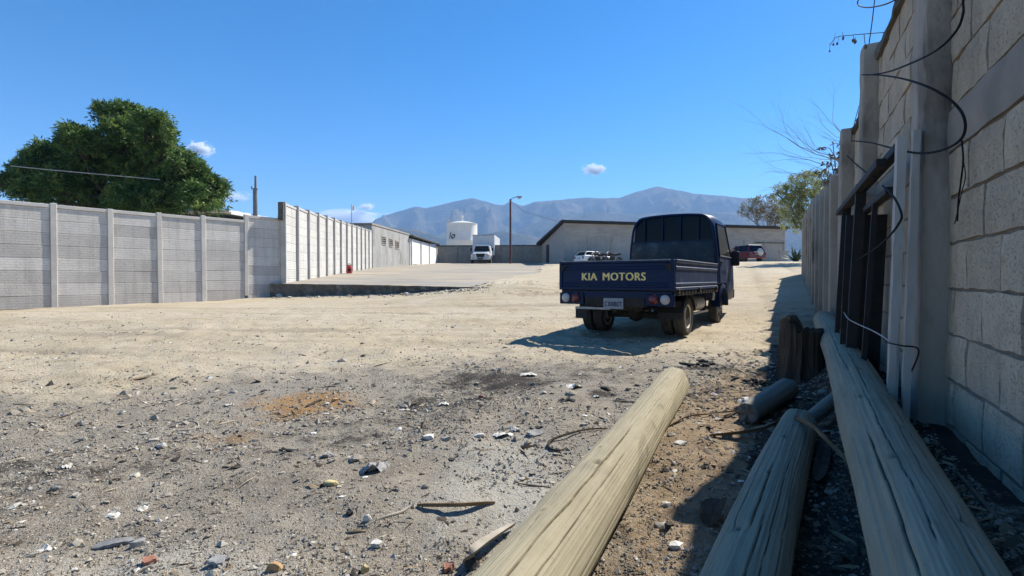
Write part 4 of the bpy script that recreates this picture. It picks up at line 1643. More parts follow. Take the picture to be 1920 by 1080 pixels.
YT = 28.0
LO = [(62, 338, 50), (28, 349, 30), (95, 302, 42), (60, 308, 28), (150, 274, 42), (150, 306, 52), (205, 228, 36), (240, 232, 42), (285, 246, 44), (238, 268, 56), (190, 318, 62), (305, 285, 44), (268, 330, 66), (345, 318, 40),
      (330, 350, 50), (375, 350, 40), (402, 378, 34), (370, 385, 46), (310, 392, 50), (245, 388, 56), (180, 382, 56), (115, 360, 48), (62, 372, 36), (138, 252, 20), (415, 352, 18), (8, 350, 20), (225, 205, 18)]
rr = random.Random(11)
lobes = []
for px, py, r in LO:
    c = at(px, py, YT + rr.uniform(-2.6, 1.4) + (40 - r) * .02)
    lobes.append((tuple(c), r / F * c.y * .86))
    if r > 36:
        c = at(px + rr.uniform(-14, 14), py + rr.uniform(-4, 22), YT + 2.8 + rr.uniform(-.6, 1.2))
        lobes.append((tuple(c), r / F * c.y * .8))
lobes2 = []
for c, r in lobes:
    lobes2.append((c, r * .82))
    for k in range(8):
        d = Vector((rr.gauss(0, 1), rr.gauss(0, 1), rr.gauss(0, 1))).normalized()
        if d.z < -.3:
            d.z = -d.z
        q_ = Vector(c) + d * r * .68
        lobes2.append((tuple(q_), r * rr.uniform(.28, .44)))
bx = at(228, 522, YT)
zg = gz(bx.x, bx.y)
lobe_tree('mango_tree', 'big dense dark green tree standing behind the grey fence', (bx.x, YT, zg), lobes2, 10000, .24, mt['mango'],
          [(bx.x, YT, zg - .2), (bx.x + .1, YT, zg + 1.5), (bx.x - .1, YT + .2, zg + 3.2), (bx.x, YT + .1, zg + 4.6)], .42, 21, whorl=15)

b = MB()
b.tube(smooth_path([at(20, 311, 24), at(100, 319, 24.2), at(190, 327, 24.4), at(300, 337, 25)]), .022, 6)
b.build('overhead_cable', mt['wire_pale'], label='pale cable strung across the front of the big tree', cat='cable')

# feathery green tree at the end of the shaded fence
LO = [(1505, 352, 26), (1530, 345, 24), (1478, 372, 24), (1500, 392, 30), (1530, 385, 30), (1490, 415, 24), (1520, 420, 28), (1462, 362, 14), (1545, 360, 20)]
lobes = [(tuple(at(px, py, 25.5 + rr.uniform(-1, 1))), r / F * 25.5) for px, py, r in LO]
bx = at(1522, 500, 26)
lobe_tree('feathery_tree', 'light green feathery tree beyond the end of the shaded fence', (bx.x, bx.y, gz(bx.x, bx.y)), lobes, 1500, .12, mt['green_leaf'],
          [(bx.x, bx.y, gz(bx.x, bx.y) - .2), (bx.x - .1, bx.y, 2.6), (bx.x - .25, bx.y, 3.6)], .13, 33, whorl=9, lw=.35)

LO = [(1410, 392, 18), (1432, 388, 20), (1452, 395, 20), (1440, 408, 20), (1462, 410, 18), (1418, 405, 16), (1396, 400, 12), (1470, 392, 14), (1455, 420, 14)]
lobes = [(tuple(at(px, py, 60 + rr.uniform(-1.5, 1.5))), r / F * 60) for px, py, r in LO]
bx = at(1440, 480, 60)
lobe_tree('dry_bushy_tree', 'half dry brown green tree rising over the warehouse roof', (bx.x, bx.y, 2.7), lobes, 900, .2, mt['dry_leaf'],
          [(bx.x, bx.y, 2.5), (bx.x, bx.y, 4.8), (bx.x - .2, bx.y, 6.4)], .2, 44, whorl=8, lw=.3)
b = MB()
tips = []
for k in range(9):
    twig_tree(b, at(1425 + 5 * k, 428, 58.8), Vector((-.8 + .12 * k, 0, .7)).normalized(), 2.3, .05, 2, .55, tips, rr, 4)
b.build('bare_tree', mt['dry_pale'], label='bare pale branches in front of the half dry tree', cat='tree')

# agave by the end of the fence
pa = at(1492, 492, 31)
za = gz(pa.x, pa.y)
root = empty('agave', (pa.x, pa.y, za), 0, label='spiky agave plant at the far end of the shaded fence', cat='plant')
for k in range(20):
    a = 2.399 * k
    el = R(20 + 60 * ((k * 7) % 20) / 20)
    L = rr.uniform(.95, 1.35)
    b = MB()
    n = 6
    for i in range(n + 1):
        t_ = i / n
        d = Vector((math.cos(a) * math.cos(el), math.sin(a) * math.cos(el), math.sin(el)))
        p = d * L * t_ - Vector((0, 0, .3 * t_ * t_ * L * math.cos(el)))
        w = .075 * (1 - t_) ** .7 * (.7 + 1.2 * t_ * (1 - t_) * 2) + .004
        sdv = Vector((-math.sin(a), math.cos(a), 0))
        nn = sdv.cross(d)
        b.v += [tuple(p - sdv * w + nn * w * .35), tuple(p - nn * .012), tuple(p + sdv * w + nn * w * .35), tuple(p - nn * .03 * (1 - t_))]
    for i in range(n):
        for j in range(4):
            c0, c1 = i * 4 + j, i * 4 + (j + 1) % 4
            b.f.append((c0, c1, c1 + 4, c0 + 4))
    b.build('blade', mt['agave'], root)


# ------------------------------------------------------------------ logs
def log(name, label, p0, p1, r0, r1, seed, mat, cracks, bow=0.0, knots=(), ncirc=250, nlen=200, flat=0.0, taper_end=.0):
    """a pole as one dense skin: grain ridges, drying cracks carved along it, knots, sawn ends"""
    p0, p1 = Vector(p0), Vector(p1)
    L = (p1 - p0).length
    th = np.linspace(0, 2 * np.pi, ncirc, endpoint=False)
    v = np.linspace(0, 1, nlen)
    T, Vv = np.meshgrid(th, v)
    r = r0 + (r1 - r0) * Vv
    cx_, sx_ = np.cos(T), np.sin(T)
    r = r * (1 + .085 * fbm(cx_ * 1.3 + 5, sx_ * 1.3 + Vv * L * .9, 3, seed) + .02 * fbm(T * 0 + cx_ * 6, sx_ * 6 + Vv * L * .35 + 3, 3, seed + 5))
    r = r + .0032 * fbm(cx_ * 22, sx_ * 22 + Vv * L * 1.1, 3, seed + 8)
    dark = np.zeros_like(r)
    for a0, v0, v1, dep, wid in cracks:
        ctr = a0 + .10 * fbm(Vv * L * 1.2, Vv * 0 + a0 * 3.1, 3, seed + 2) + .035 * fbm(Vv * L * 7, Vv * 0 + a0, 2, seed + 4)
        dd = (T - ctr + np.pi) % (2 * np.pi) - np.pi
        env = np.clip((Vv - v0) / (.12 * (v1 - v0)), 0, 1) * np.clip((v1 - Vv) / (.12 * (v1 - v0)), 0, 1)
        w = wid * .45 * (.3 + .7 * env * (.6 + .8 * np.abs(vnoise(Vv * L * 5, Vv * 0 + a0, seed)))) / r0
        g = np.exp(-(dd / w) ** 2) * env
        r = r - dep * .6 * g
        dark = np.maximum(dark, np.clip(g * 2.4 - .8, 0, 1))
    for a0, vk, rad, h_ in knots:
        dd = ((T - a0 + np.pi) % (2 * np.pi) - np.pi) * r0
        du = (Vv - vk) * L
        q_ = np.sqrt(dd ** 2 + (du * .75) ** 2) / rad
        r = r + h_ * np.exp(-q_ ** 2) - abs(h_) * .9 * np.exp(-(q_ * 3.2) ** 2)
        dark = np.maximum(dark, .75 * np.exp(-(q_ * 3.2) ** 2))
    X, Y = r * cx_, r * sx_
    bowv = bow * np.sin(np.pi * Vv)
    Z = Vv * L + np.where((Vv == 0) | (Vv == 1), .05 * fbm(cx_ * 2, sx_ * 2, 2, seed + 6), 0)
    V = np.stack([X + bowv, Y, Z], 2).reshape(-1, 3)
    ii = np.arange(V.shape[0]).reshape(nlen, ncirc)
    jj = np.roll(ii, -1, 1)
    q = np.stack([ii[:-1].ravel(), jj[:-1].ravel(), jj[1:].ravel(), ii[1:].ravel()], 1)
    tri = np.concatenate([q[:, [0, 1, 2]], q[:, [0, 2, 3]]])
    n = len(V)
    dk = list(dark.ravel())
    caps = []
    for e, ring in ((0, ii[0]), (1, ii[-1])):
        prev = ring
        for f in (.7, .4, .15):
            rad_ = V[ring] - V[ring].mean(0)
            new = V[ring].mean(0) + rad_ * f + np.stack([np.zeros(ncirc), np.zeros(ncirc), .006 * fbm(cx_[0] * 3 * f + 9, sx_[0] * 3 * f, 3, seed + 7 + e)], 1)
            idx = np.arange(len(V), len(V) + ncirc)
            V = np.vstack([V, new])
            dk += list(np.clip(.15 + .3 * fbm(np.arange(ncirc) * .35, np.full(ncirc, f * .5), 2, seed + 3), 0, .7))
            a, b_ = prev, np.roll(prev, -1)
            c, d = idx, np.roll(idx, -1)
            if e == 0:
                caps += [np.stack([a, c, b_], 1), np.stack([b_, c, d], 1)]
            else:
                caps += [np.stack([a, b_, c], 1), np.stack([b_, d, c], 1)]
            prev = idx
        V = np.vstack([V, V[prev].mean(0)[None]])
        dk.append(.4)
        cc = len(V) - 1
        a, b_ = prev, np.roll(prev, -1)
        caps.append(np.stack([a, np.full(ncirc, cc), b_], 1) if e == 0 else np.stack([a, b_, np.full(ncirc, cc)], 1))
    tri = np.concatenate([tri] + caps)
    me = np_mesh(name, V, tri, mat, {'dark': np.array(dk)}, True)
    o = link(name, me, loc=p0, label=label, cat='log')
    z = (p1 - p0).normalized()
    x = Vector((1, 0, 0)) - z * z.x
    x.normalize()
    y = z.cross(x)
    o.rotation_euler = Matrix(((x.x, y.x, z.x), (x.y, y.y, z.y), (x.z, y.z, z.z))).to_euler()
    return o


def up_angle(p0, p1):
    z = (Vector(p1) - Vector(p0)).normalized()
    x = (Vector((1, 0, 0)) - z * z.x).normalized()
    y = z.cross(x)
    return math.atan2(Vector((0, 0, 1)).dot(y), Vector((0, 0, 1)).dot(x))


a0, a1 = (-.40, .52, .118), (1.335, 4.18, gz(1.33, 4.18) + .105)
u = up_angle(a0, a1)
log('sunlit_pole', 'sunlit greenish wooden pole lying across the foreground with long cracks', a0, a1, .130, .122, 3, mt['log_sun'],
    [(u + .20, .08, .60, .036, .0075), (u - .35, .30, .72, .016, .004), (u - .05, .55, .93, .016, .0045), (u + .62, .1, .5, .014, .004), (u - .75, .2, .9, .012, .004), (u - .55, .62, .98, .018, .005), (u + .45, .6, .8, .012, .003),
     (u + .05, .8, 1.0, .014, .004), (u - .2, .05, .35, .012, .003)],
    bow=.012, ncirc=360, nlen=230, knots=[(u + .12, .415, .055, .014), (u - .28, .30, .025, .005), (u - .3, .47, .028, .005), (u - .55, .7, .025, .004), (u - 1.25, .36, .07, .014)])
b0, b1 = (.25, .80, .10), (1.66, 2.92, gz(1.66, 2.92) + .075)
u = up_angle(b0, b1)
log('shaded_pole', 'shorter grey green wooden pole in the wall shade, middle of the three', b0, b1, .120, .090, 14, mt['log_shade'],
    [(u - .1, .35, .62, .03, .007), (u + .45, .05, .7, .016, .004), (u + .2, .0, .45, .018, .004), (u - .6, .3, .95, .014, .004), (u + .8, .2, .8, .012, .004), (u - .9, .1, .7, .02, .006), (u + .1, .7, 1., .014, .004)],
    bow=-.008, knots=[(u - .15, .56, .03, .004), (u - .42, .36, .03, -.012), (u + .25, .92, .03, -.012), (u - .1, .76, .04, .006)])
c0, c1 = (.575, .50, .360), (4.127, 6.69, .451)
u = up_angle(c0, c1)
log('wall_pole', 'longest grey green wooden pole propped along the foot of the block wall', c0, c1, .120, .122, 27, mt['log_shade'],
    [(u + .25, .02, .30, .022, .005), (u - .2, .06, .30, .016, .0045), (u + .55, .14, .36, .014, .004), (u - .05, .28, .46, .018, .005), (u - .6, .05, .2, .02, .006), (u + .1, .42, .6, .012, .004), (u - .45, .3, .9, .012, .004), (u + .5, .02, .15, .012, .004)],
    bow=.02, knots=[(u + .3, .2, .03, .006), (u - .25, .15, .035, .007), (u, .36, .05, .010), (u + .2, .52, .04, .009), (u - .35, .27, .03, -.008), (u + .5, .1, .03, -.008), (u - .1, .64, .05, .01)], nlen=330)

# stump the wall pole rests on
ps = Vector((2.75, 4.80, 0))
n, NV = 90, 30
V, Fs = [], []
zb = gz(ps.x, ps.y) - .1
for j in range(NV):
    for i in range(n):
        a = 2 * math.pi * i / n
        top = .52 + (.10 if (math.cos(a - 2.5) > .1) else 0.0) * min(1, 2 * max(0, math.cos(a - 2.5))) + .06 * float(fbm(math.cos(a) * 4, math.sin(a) * 4, 3, 9))
        f = j / (NV - 1)
        r_ = (.17 - .015 * f + .06 * (1 - f) ** 4) * (1 + .30 * float(fbm(math.cos(a) * 3.4, math.sin(a) * 3.4 + f * .5, 4, 3)) + .16 * float(fbm(a * 5, f * .8, 2, 8)))
        V.append((ps.x + r_ * math.cos(a), ps.y + r_ * math.sin(a) * .9, zb + (top - zb) * f))
for j in range(NV - 1):
    for i in range(n):
        k = (i + 1) % n
        Fs.append((j * n + i, j * n + k, (j + 1) * n + k, (j + 1) * n + i))
V.append((ps.x, ps.y, .50))
for i in range(n):
    Fs.append(((NV - 1) * n + i, (NV - 1) * n + (i + 1) % n, len(V) - 1))
o = MB().add(V, Fs).build('tree_stump', mt['old_wood'], label='dark splintered old stump standing against the long pole', cat='stump')

p = ground_at(1395, 795)
q = ground_at(1470, 752)
log('short_log', 'short stubby grey log end lying in the shade near the stump', (p.x + .02, p.y, p.z + .07), (q.x + .05, q.y + .05, q.z + .085), .07, .085, 31, mt['old_grey'], [(1.2, .0, .9, .02, .006), (.3, .1, 1., .012, .004)], ncirc=80, nlen=60)
p, q = at(1500, 812, 3.0), at(1600, 758, 3.35)
log('thin_branch', 'thin grey branch lying between the two shaded poles', (p.x, p.y, gz(p.x, p.y) + .05), (q.x, q.y, gz(q.x, q.y) + .06), .04, .045, 35, mt['old_grey'], [(1.4, .1, .9, .008, .004)], ncirc=50, nlen=60)


def strip(name, px, zoff, w, mat, label, cat, t=.006, twist=0.0, seed=0):
    """curled flat strip of bark or palm sheath lying along picture points"""
    pts = []
    for (x, y), dz in zip(px, zoff):
        g_ = ground_at(x, y)
        d = ray(x, y)
        g2 = g_ - d * (dz / max(.08, -d.z)) if dz else g_
        pts.append(Vector((g2.x, g2.y, g_.z + dz if not dz else g2.z)) + Vector((0, 0, t)))
    P_ = smooth_path(pts, 6)
    b = MB()
    N = len(P_)
    for i, p in enumerate(P_):
        d = (P_[min(i + 1, N - 1)] - P_[max(i - 1, 0)]).normalized()
        sdv = d.cross(Vector((0, 0, 1))).normalized()
        up_ = sdv.cross(d)
        a = twist * i / N + .3
        sv = sdv * math.cos(a) + up_ * math.sin(a)
        nn = -sdv * math.sin(a) + up_ * math.cos(a)
        k = w * (1 - .75 * abs(2 * i / (N - 1) - 1) ** 3) / 2
        b.v += [tuple(p - sv * k + nn * k * .5), tuple(p - nn * t), tuple(p + sv * k + nn * k * .5), tuple(p + nn * t * .2)]
    for i in range(N - 1):
        for j in range(4):
            c0_, c1_ = i * 4 + j, i * 4 + (j + 1) % 4
            b.f.append((c0_, c1_, c1_ + 4, c0_ + 4))
    b.f += [(3, 2, 1, 0), tuple((N - 1) * 4 + j for j in range(4))]
    return b.build(name, mt[mat], label=label, cat=cat)


strip('bark_strip', [(1330, 818), (1380, 815), (1430, 806), (1470, 790), (1500, 782)], [0, .02, .06, .13, .2], .055, 'bark', 'curved brown bark strip arching over the short log end', 'bark')
strip('bark_strip', [(1490, 786), (1520, 800), (1545, 825), (1575, 855), (1610, 890)], [.21, .2, .14, .07, .0], .045, 'bark', 'bark strip bending down beside the middle shaded pole', 'bark', twist=.8)
strip('bark_strip', [(1548, 830), (1540, 870), (1530, 905)], [.02, .04, .03], .06, 'old_wood', 'upright ragged bark piece along the right side of the middle pole', 'bark')
strip('dry_stick', [(1255, 800), (1290, 783), (1330, 778)], [.0, .02, .01], .018, 'bark', 'pale dry stick just right of the sunlit pole', 'stick')
strip('dry_stick', [(1335, 776), (1365, 774), (1395, 770)], [.01, .02, 0], .022, 'dry_pale', 'pale splintered stick reaching into the wall shadow', 'stick')
strip('bark_strip', [(1330, 990), (1340, 960), (1350, 940)], [.0, .05, .05], .10, 'old_wood', 'dark bark slab at the shadow edge left of the middle pole', 'bark')
strip('bark_strip', [(872, 1062), (890, 1040), (915, 1020), (965, 985)], [.0, .03, .03, .02], .06, 'dry_pale', 'split pale slab along the left side of the sunlit pole', 'bark')
# ------------------------------------------------------------------ blue flatbed truck. local x right, y forward, z up, origin under the tailgate
TA = R(-33.4)
tloc = Vector((2.18, 6.80, 0)) - Matrix.Rotation(TA, 3, 'Z') @ Vector((.865, 0, 0))
truck = empty('flatbed_truck', (tloc.x, tloc.y, .135), TA, label='dark blue flatbed truck seen from behind in the sun', cat='truck')
NV_, CH, BK = mt['navy'], mt['chassis'], mt['black_plastic']
BW, BT, BB = .865, 1.115, .70


def gate_panel(name, L, x0, along, mat, worn, flip=1):
    """one drop side: ribbed pressed panel with a scuffed top rail. along 'x' or 'y'"""
    prof = [(0, BB), (.022, BB), (.022, BB + .035), (.010, BB + .045), (.010, BB + .065), (.020, BB + .075), (.020, BB + .095), (.010, BB + .105), (.010, BT - .125), (.022, BT - .115), (.022, BT - .090), (.010, BT - .08), (.010, BT - .04), (.026, BT - .028), (.026, BT - .002), (0, BT - .002)]
    b = MB()
    n = len(prof)
    for e in (0, L):
        for y, z in prof:
            b.v.append((x0[0] + e, x0[1] - y * flip, z) if along == 'x' else (x0[0] + y * flip, x0[1] + e, z))
    b.f = [tuple(range(n)), tuple(reversed(range(n, 2 * n)))] + [(i, (i + 1) % n, (i + 1) % n + n, i + n) for i in range(n)]
    o = b.build(name, mat, truck)
    c = MB()
    if along == 'x':
        c.box((x0[0] + L / 2, x0[1] - .012 * flip, BT + .004), (L - .01, .036, .012))
    else:
        c.box((x0[0] + .012 * flip, x0[1] + L / 2, BT + .004), (.036, L - .01, .012))
    c.build('top_edge', worn, o, bevel=.003)
    return o


tg = gate_panel('tailgate', 2 * BW - .10, (-BW + .05, .0), 'x', NV_, mt['worn_edge'])
text('KIA', .158, mt['yellow_text'], 'lettering', tg, (-.375, -.0135, .885), (math.pi / 2, 0, 0), .002, .0, 0, .95, 1.08, .0055)
text('MOTORS', .158, mt['yellow_text'], 'lettering', tg, (.155, -.0135, .885), (math.pi / 2, 0, 0), .002, .0, 0, .95, 1.08, .0055)
for sx in (-1, 1):
    MB().box((sx * (BW - .025), -.004, (BB + BT) / 2), (.05, .05, BT - BB + .01)).build('corner_post', NV_, truck, bevel=.006)
    l_ = MB()
    l_.box((sx * (BW - .06), -.028, BT - .10), (.05, .02, .075))
    l_.box((sx * (BW - .075), -.036, BT - .07), (.09, .012, .022))
    l_.build('latch', CH, truck)
    gate_panel('side_gate', 2.62, (sx * (BW - .012), .06), 'y', mt['navy_worn_lit'] if sx > 0 else NV_, mt['worn_edge'], sx)
    for y in (.16, 1.36, 2.6):
        h_ = MB()
        h_.box((sx * (BW + .012), y, BB - .015), (.03, .07, .06))
        h_.tube([(sx * (BW + .02), y - .06, BB + .01), (sx * (BW + .02), y + .06, BB + .01)], .012, 6)
        h_.build('hinge', CH, truck)
    r_ = MB()
    for k in range(14):
        r_.tube([(sx * (BW + .002), .2 + .18 * k, BB - .035), (sx * (BW + .002), .23 + .18 * k, BB - .05), (sx * (BW + .002), .26 + .18 * k, BB - .035)], .008, 5)
    r_.build('rope_hooks', CH, truck, kind='stuff')
    MB().box((sx * (BW - .03), 1.4, BB - .04), (.05, 2.7, .07)).build('sill_rail', CH, truck)
MB().box((0, 1.4, BB + .01), (2 * BW - .06, 2.66, .04)).build('bed_floor', CH, truck)
for k in range(6):
    MB().box((0, .2 + .48 * k, BB - .05), (2 * BW - .1, .07, .08)).build('cross_member', CH, truck)
for sx in (-1, 1):
    MB().box((sx * .34, 2.2, .52), (.07, 4.3, .14)).build('chassis_rail', CH, truck)
MB().box((0, .04, .63), (2 * BW - .06, .06, .10)).build('rear_sill', NV_, truck)

# lamp boxes
for sx in (-1, 1):
    bx_ = MB().box((sx * (BW - .20), .02, .565), (.40, .07, .17)).build('lamp_panel', NV_, truck, bevel=.01)
    for dx, m_, nm in ((.115, 'white_lens', 'reverse_light'), (.275, 'red_lens', 'tail_light')):
        x = sx * (BW - dx)
        lg = MB().lathe([(.066, 0), (.066, .02), (.055, .032), (.03, .04), (.001, .042)], Matrix.Translation((x, -.014, .575)) @ Matrix.Rotation(-math.pi / 2, 4, 'Z'), 20)
        lg.build(nm, mt[m_], bx_, smooth=True)
        MB().lathe([(.074, -.004), (.074, .016), (.066, .018)], Matrix.Translation((x, -.014, .575)) @ Matrix.Rotation(-math.pi / 2, 4, 'Z'), 20).build('bezel', BK, bx_)
# plate
bp = MB().box((.0, .03, .525), (.9, .05, .13)).build('rear_beam', CH, truck)
pl = MB().box((.005, -.018, .505), (.30, .008, .155)).build('licence_plate', mt['plate'], truck, bevel=.003)
text('C 830BDT', .098, mt['plate_text'], 'lettering', pl, (.005, -.024, .495), (math.pi / 2, 0, 0), .0008, .002, 0, .62)
# under-run bar and mud flap
MB().box((-.35, .06, .425), (.56, .04, .035)).build('under_run_bar', mt['pale_metal'], truck, bevel=.005)
MB().box((-.54, .08, .345), (.19, .02, .16)).build('mud_flap', BK, truck)
MB().box((.62, .62, .40), (.34, .015, .26)).build('mud_flap', BK, truck)
MB().box((.0, .25, .40), (.06, .4, .05)).build('tow_bracket', CH, truck)
MB().tube([(-.05, .95, .36), (-.05, 1.6, .42), (0, 2.6, .5)], .045, 8).build('drive_shaft', CH, truck)
sp_ = MB().lathe([(.12, -.08), (.22, -.085), (.27, -.07), (.285, -.04), (.285, .04), (.27, .07), (.22, .085), (.12, .08)], Matrix.Translation((0, .38, .47)) @ Matrix.Rotation(R(90), 4, 'Y'), 28)
sp_.build('spare_tyre', mt['rubber'], truck, smooth=True)
MB().tube([(.2, .15, .38), (.22, .6, .40), (.25, 1.4, .42)], .028, 8).build('exhaust_pipe', CH, truck)
# axle
ax = MB()
ax.tube([(-.68, .95, .29), (-.12, .95, .29), (.12, .95, .29), (.68, .95, .29)], [.05, .05, .05, .05], 8)
ax.blob((0, .95, .30), (.15, .17, .15), 2, 2, .05)
ax.build('rear_axle', CH, truck, smooth=True)
MB().tube([(-.6, 3.35, .29), (.6, 3.35, .29)], .05, 8).build('front_axle', CH, truck)
for sx in (-1, 1):
    b = MB()
    for k in range(4):
        L = .55 - .09 * k
        b.tube([(sx * .42, .95 - L, .40 + .03 - .012 * k), (sx * .42, .95, .36 - .014 * k), (sx * .42, .95 + L, .40 + .03 - .012 * k)], .018, 5)
    b.build('leaf_spring', CH, truck)
    MB().tube([(sx * .3, .95, .32), (sx * .3, 1.25, .56)], .03, 6).build('shock_absorber', CH, truck)

# wheels: tyre + rim
def tyre_mesh(r, w):
    b = MB()
    pr = [(r * .60, -w * .34), (r * .70, -w * .47), (r * .86, -w * .5), (r * .95, -w * .46), (r * .985, -w * .38), (r, -w * .36), (r, -w * .2), (r * .975, -w * .19), (r * .975, -w * .15), (r, -w * .14), (r, -.02 * w), (r * .975, -.01 * w),
          (r * .975, .03 * w), (r, .04 * w), (r, w * .17), (r * .975, w * .18), (r * .975, w * .22), (r, w * .23), (r, w * .36), (r * .985, w * .38), (r * .95, w * .46), (r * .86, w * .5), (r * .70, w * .47), (r * .60, w * .34)]
    b.lathe(pr, None, 40)
    return b.mesh('tyre', mt['rubber'], smooth=True)


def rim_mesh(r, w, deep, mat):
    b = MB()
    b.lathe([(r * .60, -w * .36), (r * .66, -w * .40), (r * .66, w * .40), (r * .60, w * .45), (r * .55, w * .36), (r * .50, deep), (r * .34, deep - .012), (r * .30, deep + .012), (r * .16, deep + .03), (r * .14, deep + .07), (r * .001, deep + .08)], None, 30)
    for k in range(6):
        a = 2 * math.pi * k / 6
        b.tube([(deep - .01, r * .25 * math.cos(a), r * .25 * math.sin(a)), (deep + .03, r * .25 * math.cos(a), r * .25 * math.sin(a))], .012, 6)
    return b.mesh('rim', mt[mat], smooth=True)


WR = .29
ty_m, rimo, rimf = tyre_mesh(WR, .165), rim_mesh(WR, .165, -.035, 'cream_rim'), rim_mesh(WR, .165, .05, 'grey_rim')


def wheel(x, y, rm, sx):
    w = empty('wheel', (x, y, WR))
    w.rotation_euler = (0, 0, 0 if sx > 0 else math.pi)
    w.parent = truck
    link('tyre', ty_m, w)
    link('rim', rm, w)


for sx in (-1, 1):
    wheel(sx * .735, .95, rimo, sx)
    wheel(sx * .545, .95, rimf, -sx)
    wheel(sx * .70, 3.36, rimf, sx)
    b = MB()
    for k in range(9):
        a0_, a1_ = R(10 + 160 * k / 9), R(10 + 160 * (k + 1) / 9)
        V = []
        for a, r_ in ((a0_, .36), (a1_, .36), (a1_, .375), (a0_, .375)):
            for x in (sx * .46, sx * .83):
                V.append((x, .95 + r_ * math.cos(a), .30 + r_ * math.sin(a) * .92))
        b.add(V, [(0, 1, 3, 2), (4, 6, 7, 5), (2, 3, 5, 4), (6, 0, 2, 4), (1, 7, 5, 3), (0, 6, 7, 1)])
    b.build('wheel_arch', BK, truck)
# tank and battery box on the right
MB().tube([(.62, 1.75, .44), (.62, 2.32, .44)], .13, 16).build('fuel_tank', mt['pale_metal'], truck, smooth=True)
MB().box((.74, 2.0, .30), (.04, 1.0, .03)).build('side_guard', mt['pale_metal'], truck)
for y in (1.55, 2.45):
    MB().box((.72, y, .45), (.03, .03, .32)).build('guard_bracket', CH, truck)
MB().box((-.62, 2.0, .45), (.22, .45, .22)).build('battery_box', BK, truck, bevel=.01)
MB().tube([(.80, 2.62, .66), (.82, 2.66, .58), (.80, 2.68, .48)], .02, 6).build('filler_hose', mt['pale_metal'], truck)


# cab shell as a loft of rounded sections
def up(z):
    return z if z < 1.2 else z + .11 * (z - 1.2) / .75


def ring(y, wb, wt, zb, zt_, r):
    zt_ = up(zt_)
    zm = min(1.22, zt_ - r - .04)
    pts = [(wb * .96, zb), (wb, zb + .05), (wb + .012, (zb + zm) / 2), (wb, zm), ((wb + wt) / 2 + .004, (zm + zt_ - r) / 2), (wt + (.006), zt_ - r)]
    for k in range(1, 7):
        a = k / 6 * math.pi / 2
        pts.append((wt - r + r * math.cos(a), zt_ - r + r * math.sin(a)))
    pts.append(((wt - r) * .5, zt_ + .012))
    full = pts + [(0, zt_ + .016)] + [(-x, z) for x, z in reversed(pts)]
    return [(x, y, z) for x, z in full]


ST = [(2.93, .785, .715, .48, 1.93, .20), (2.945, .805, .73, .46, 1.94, .20), (3.0, .815, .735, .45, 1.945, .19), (3.02, .82, .74, .70, 1.95, .19), (3.3, .825, .745, .70, 1.965, .18), (3.6, .825, .745, .70, 1.965, .18), (3.72, .825, .745, .44, 1.96, .18),
      (3.92, .825, .74, .43, 1.945, .17), (4.02, .825, .735, .43, 1.90, .16), (4.28, .82, .74, .43, 1.60, .12), (4.50, .815, .76, .43, 1.27, .10), (4.62, .80, .76, .43, 1.12, .10), (4.70, .78, .75, .44, .98, .12), (4.735, .74, .72, .48, .84, .12)]
b = MB()
rings = []
for st in ST:
    rings.append(len(b.v))
    b.v += ring(*st)
n = len(ring(*ST[0]))
for i in range(len(ST) - 1):
    for k in range(n):
        b.f.append((rings[i] + k, rings[i] + (k + 1) % n, rings[i + 1] + (k + 1) % n, rings[i + 1] + k))
b.f += [tuple(rings[0] + k for k in range(n)), tuple(rings[-1] + k for k in reversed(range(n)))]
cab = b.build('cab', NV_, truck, smooth=True)


def side_x(z):
    """half width of the cab flank at height z, y about 3.5"""
    return float(np.interp(z, [.70, .96, 1.22, 1.5, 1.86], [.826, .838, .825, .789, .751]))


def flank(name, poly, mat, parent, sx, out=.004, th=.008):
    b = MB()
    n = len(poly)
    for t_ in (out + th, out - .02):
        for y, z in poly:
            b.v.append((sx * (side_x(z) + t_), y, z))
    b.f = [tuple(range(n)), tuple(reversed(range(n, 2 * n)))] + [(i, (i + 1) % n, (i + 1) % n + n, i + n) for i in range(n)]
    return b.build(name, mat, parent, bevel=0)


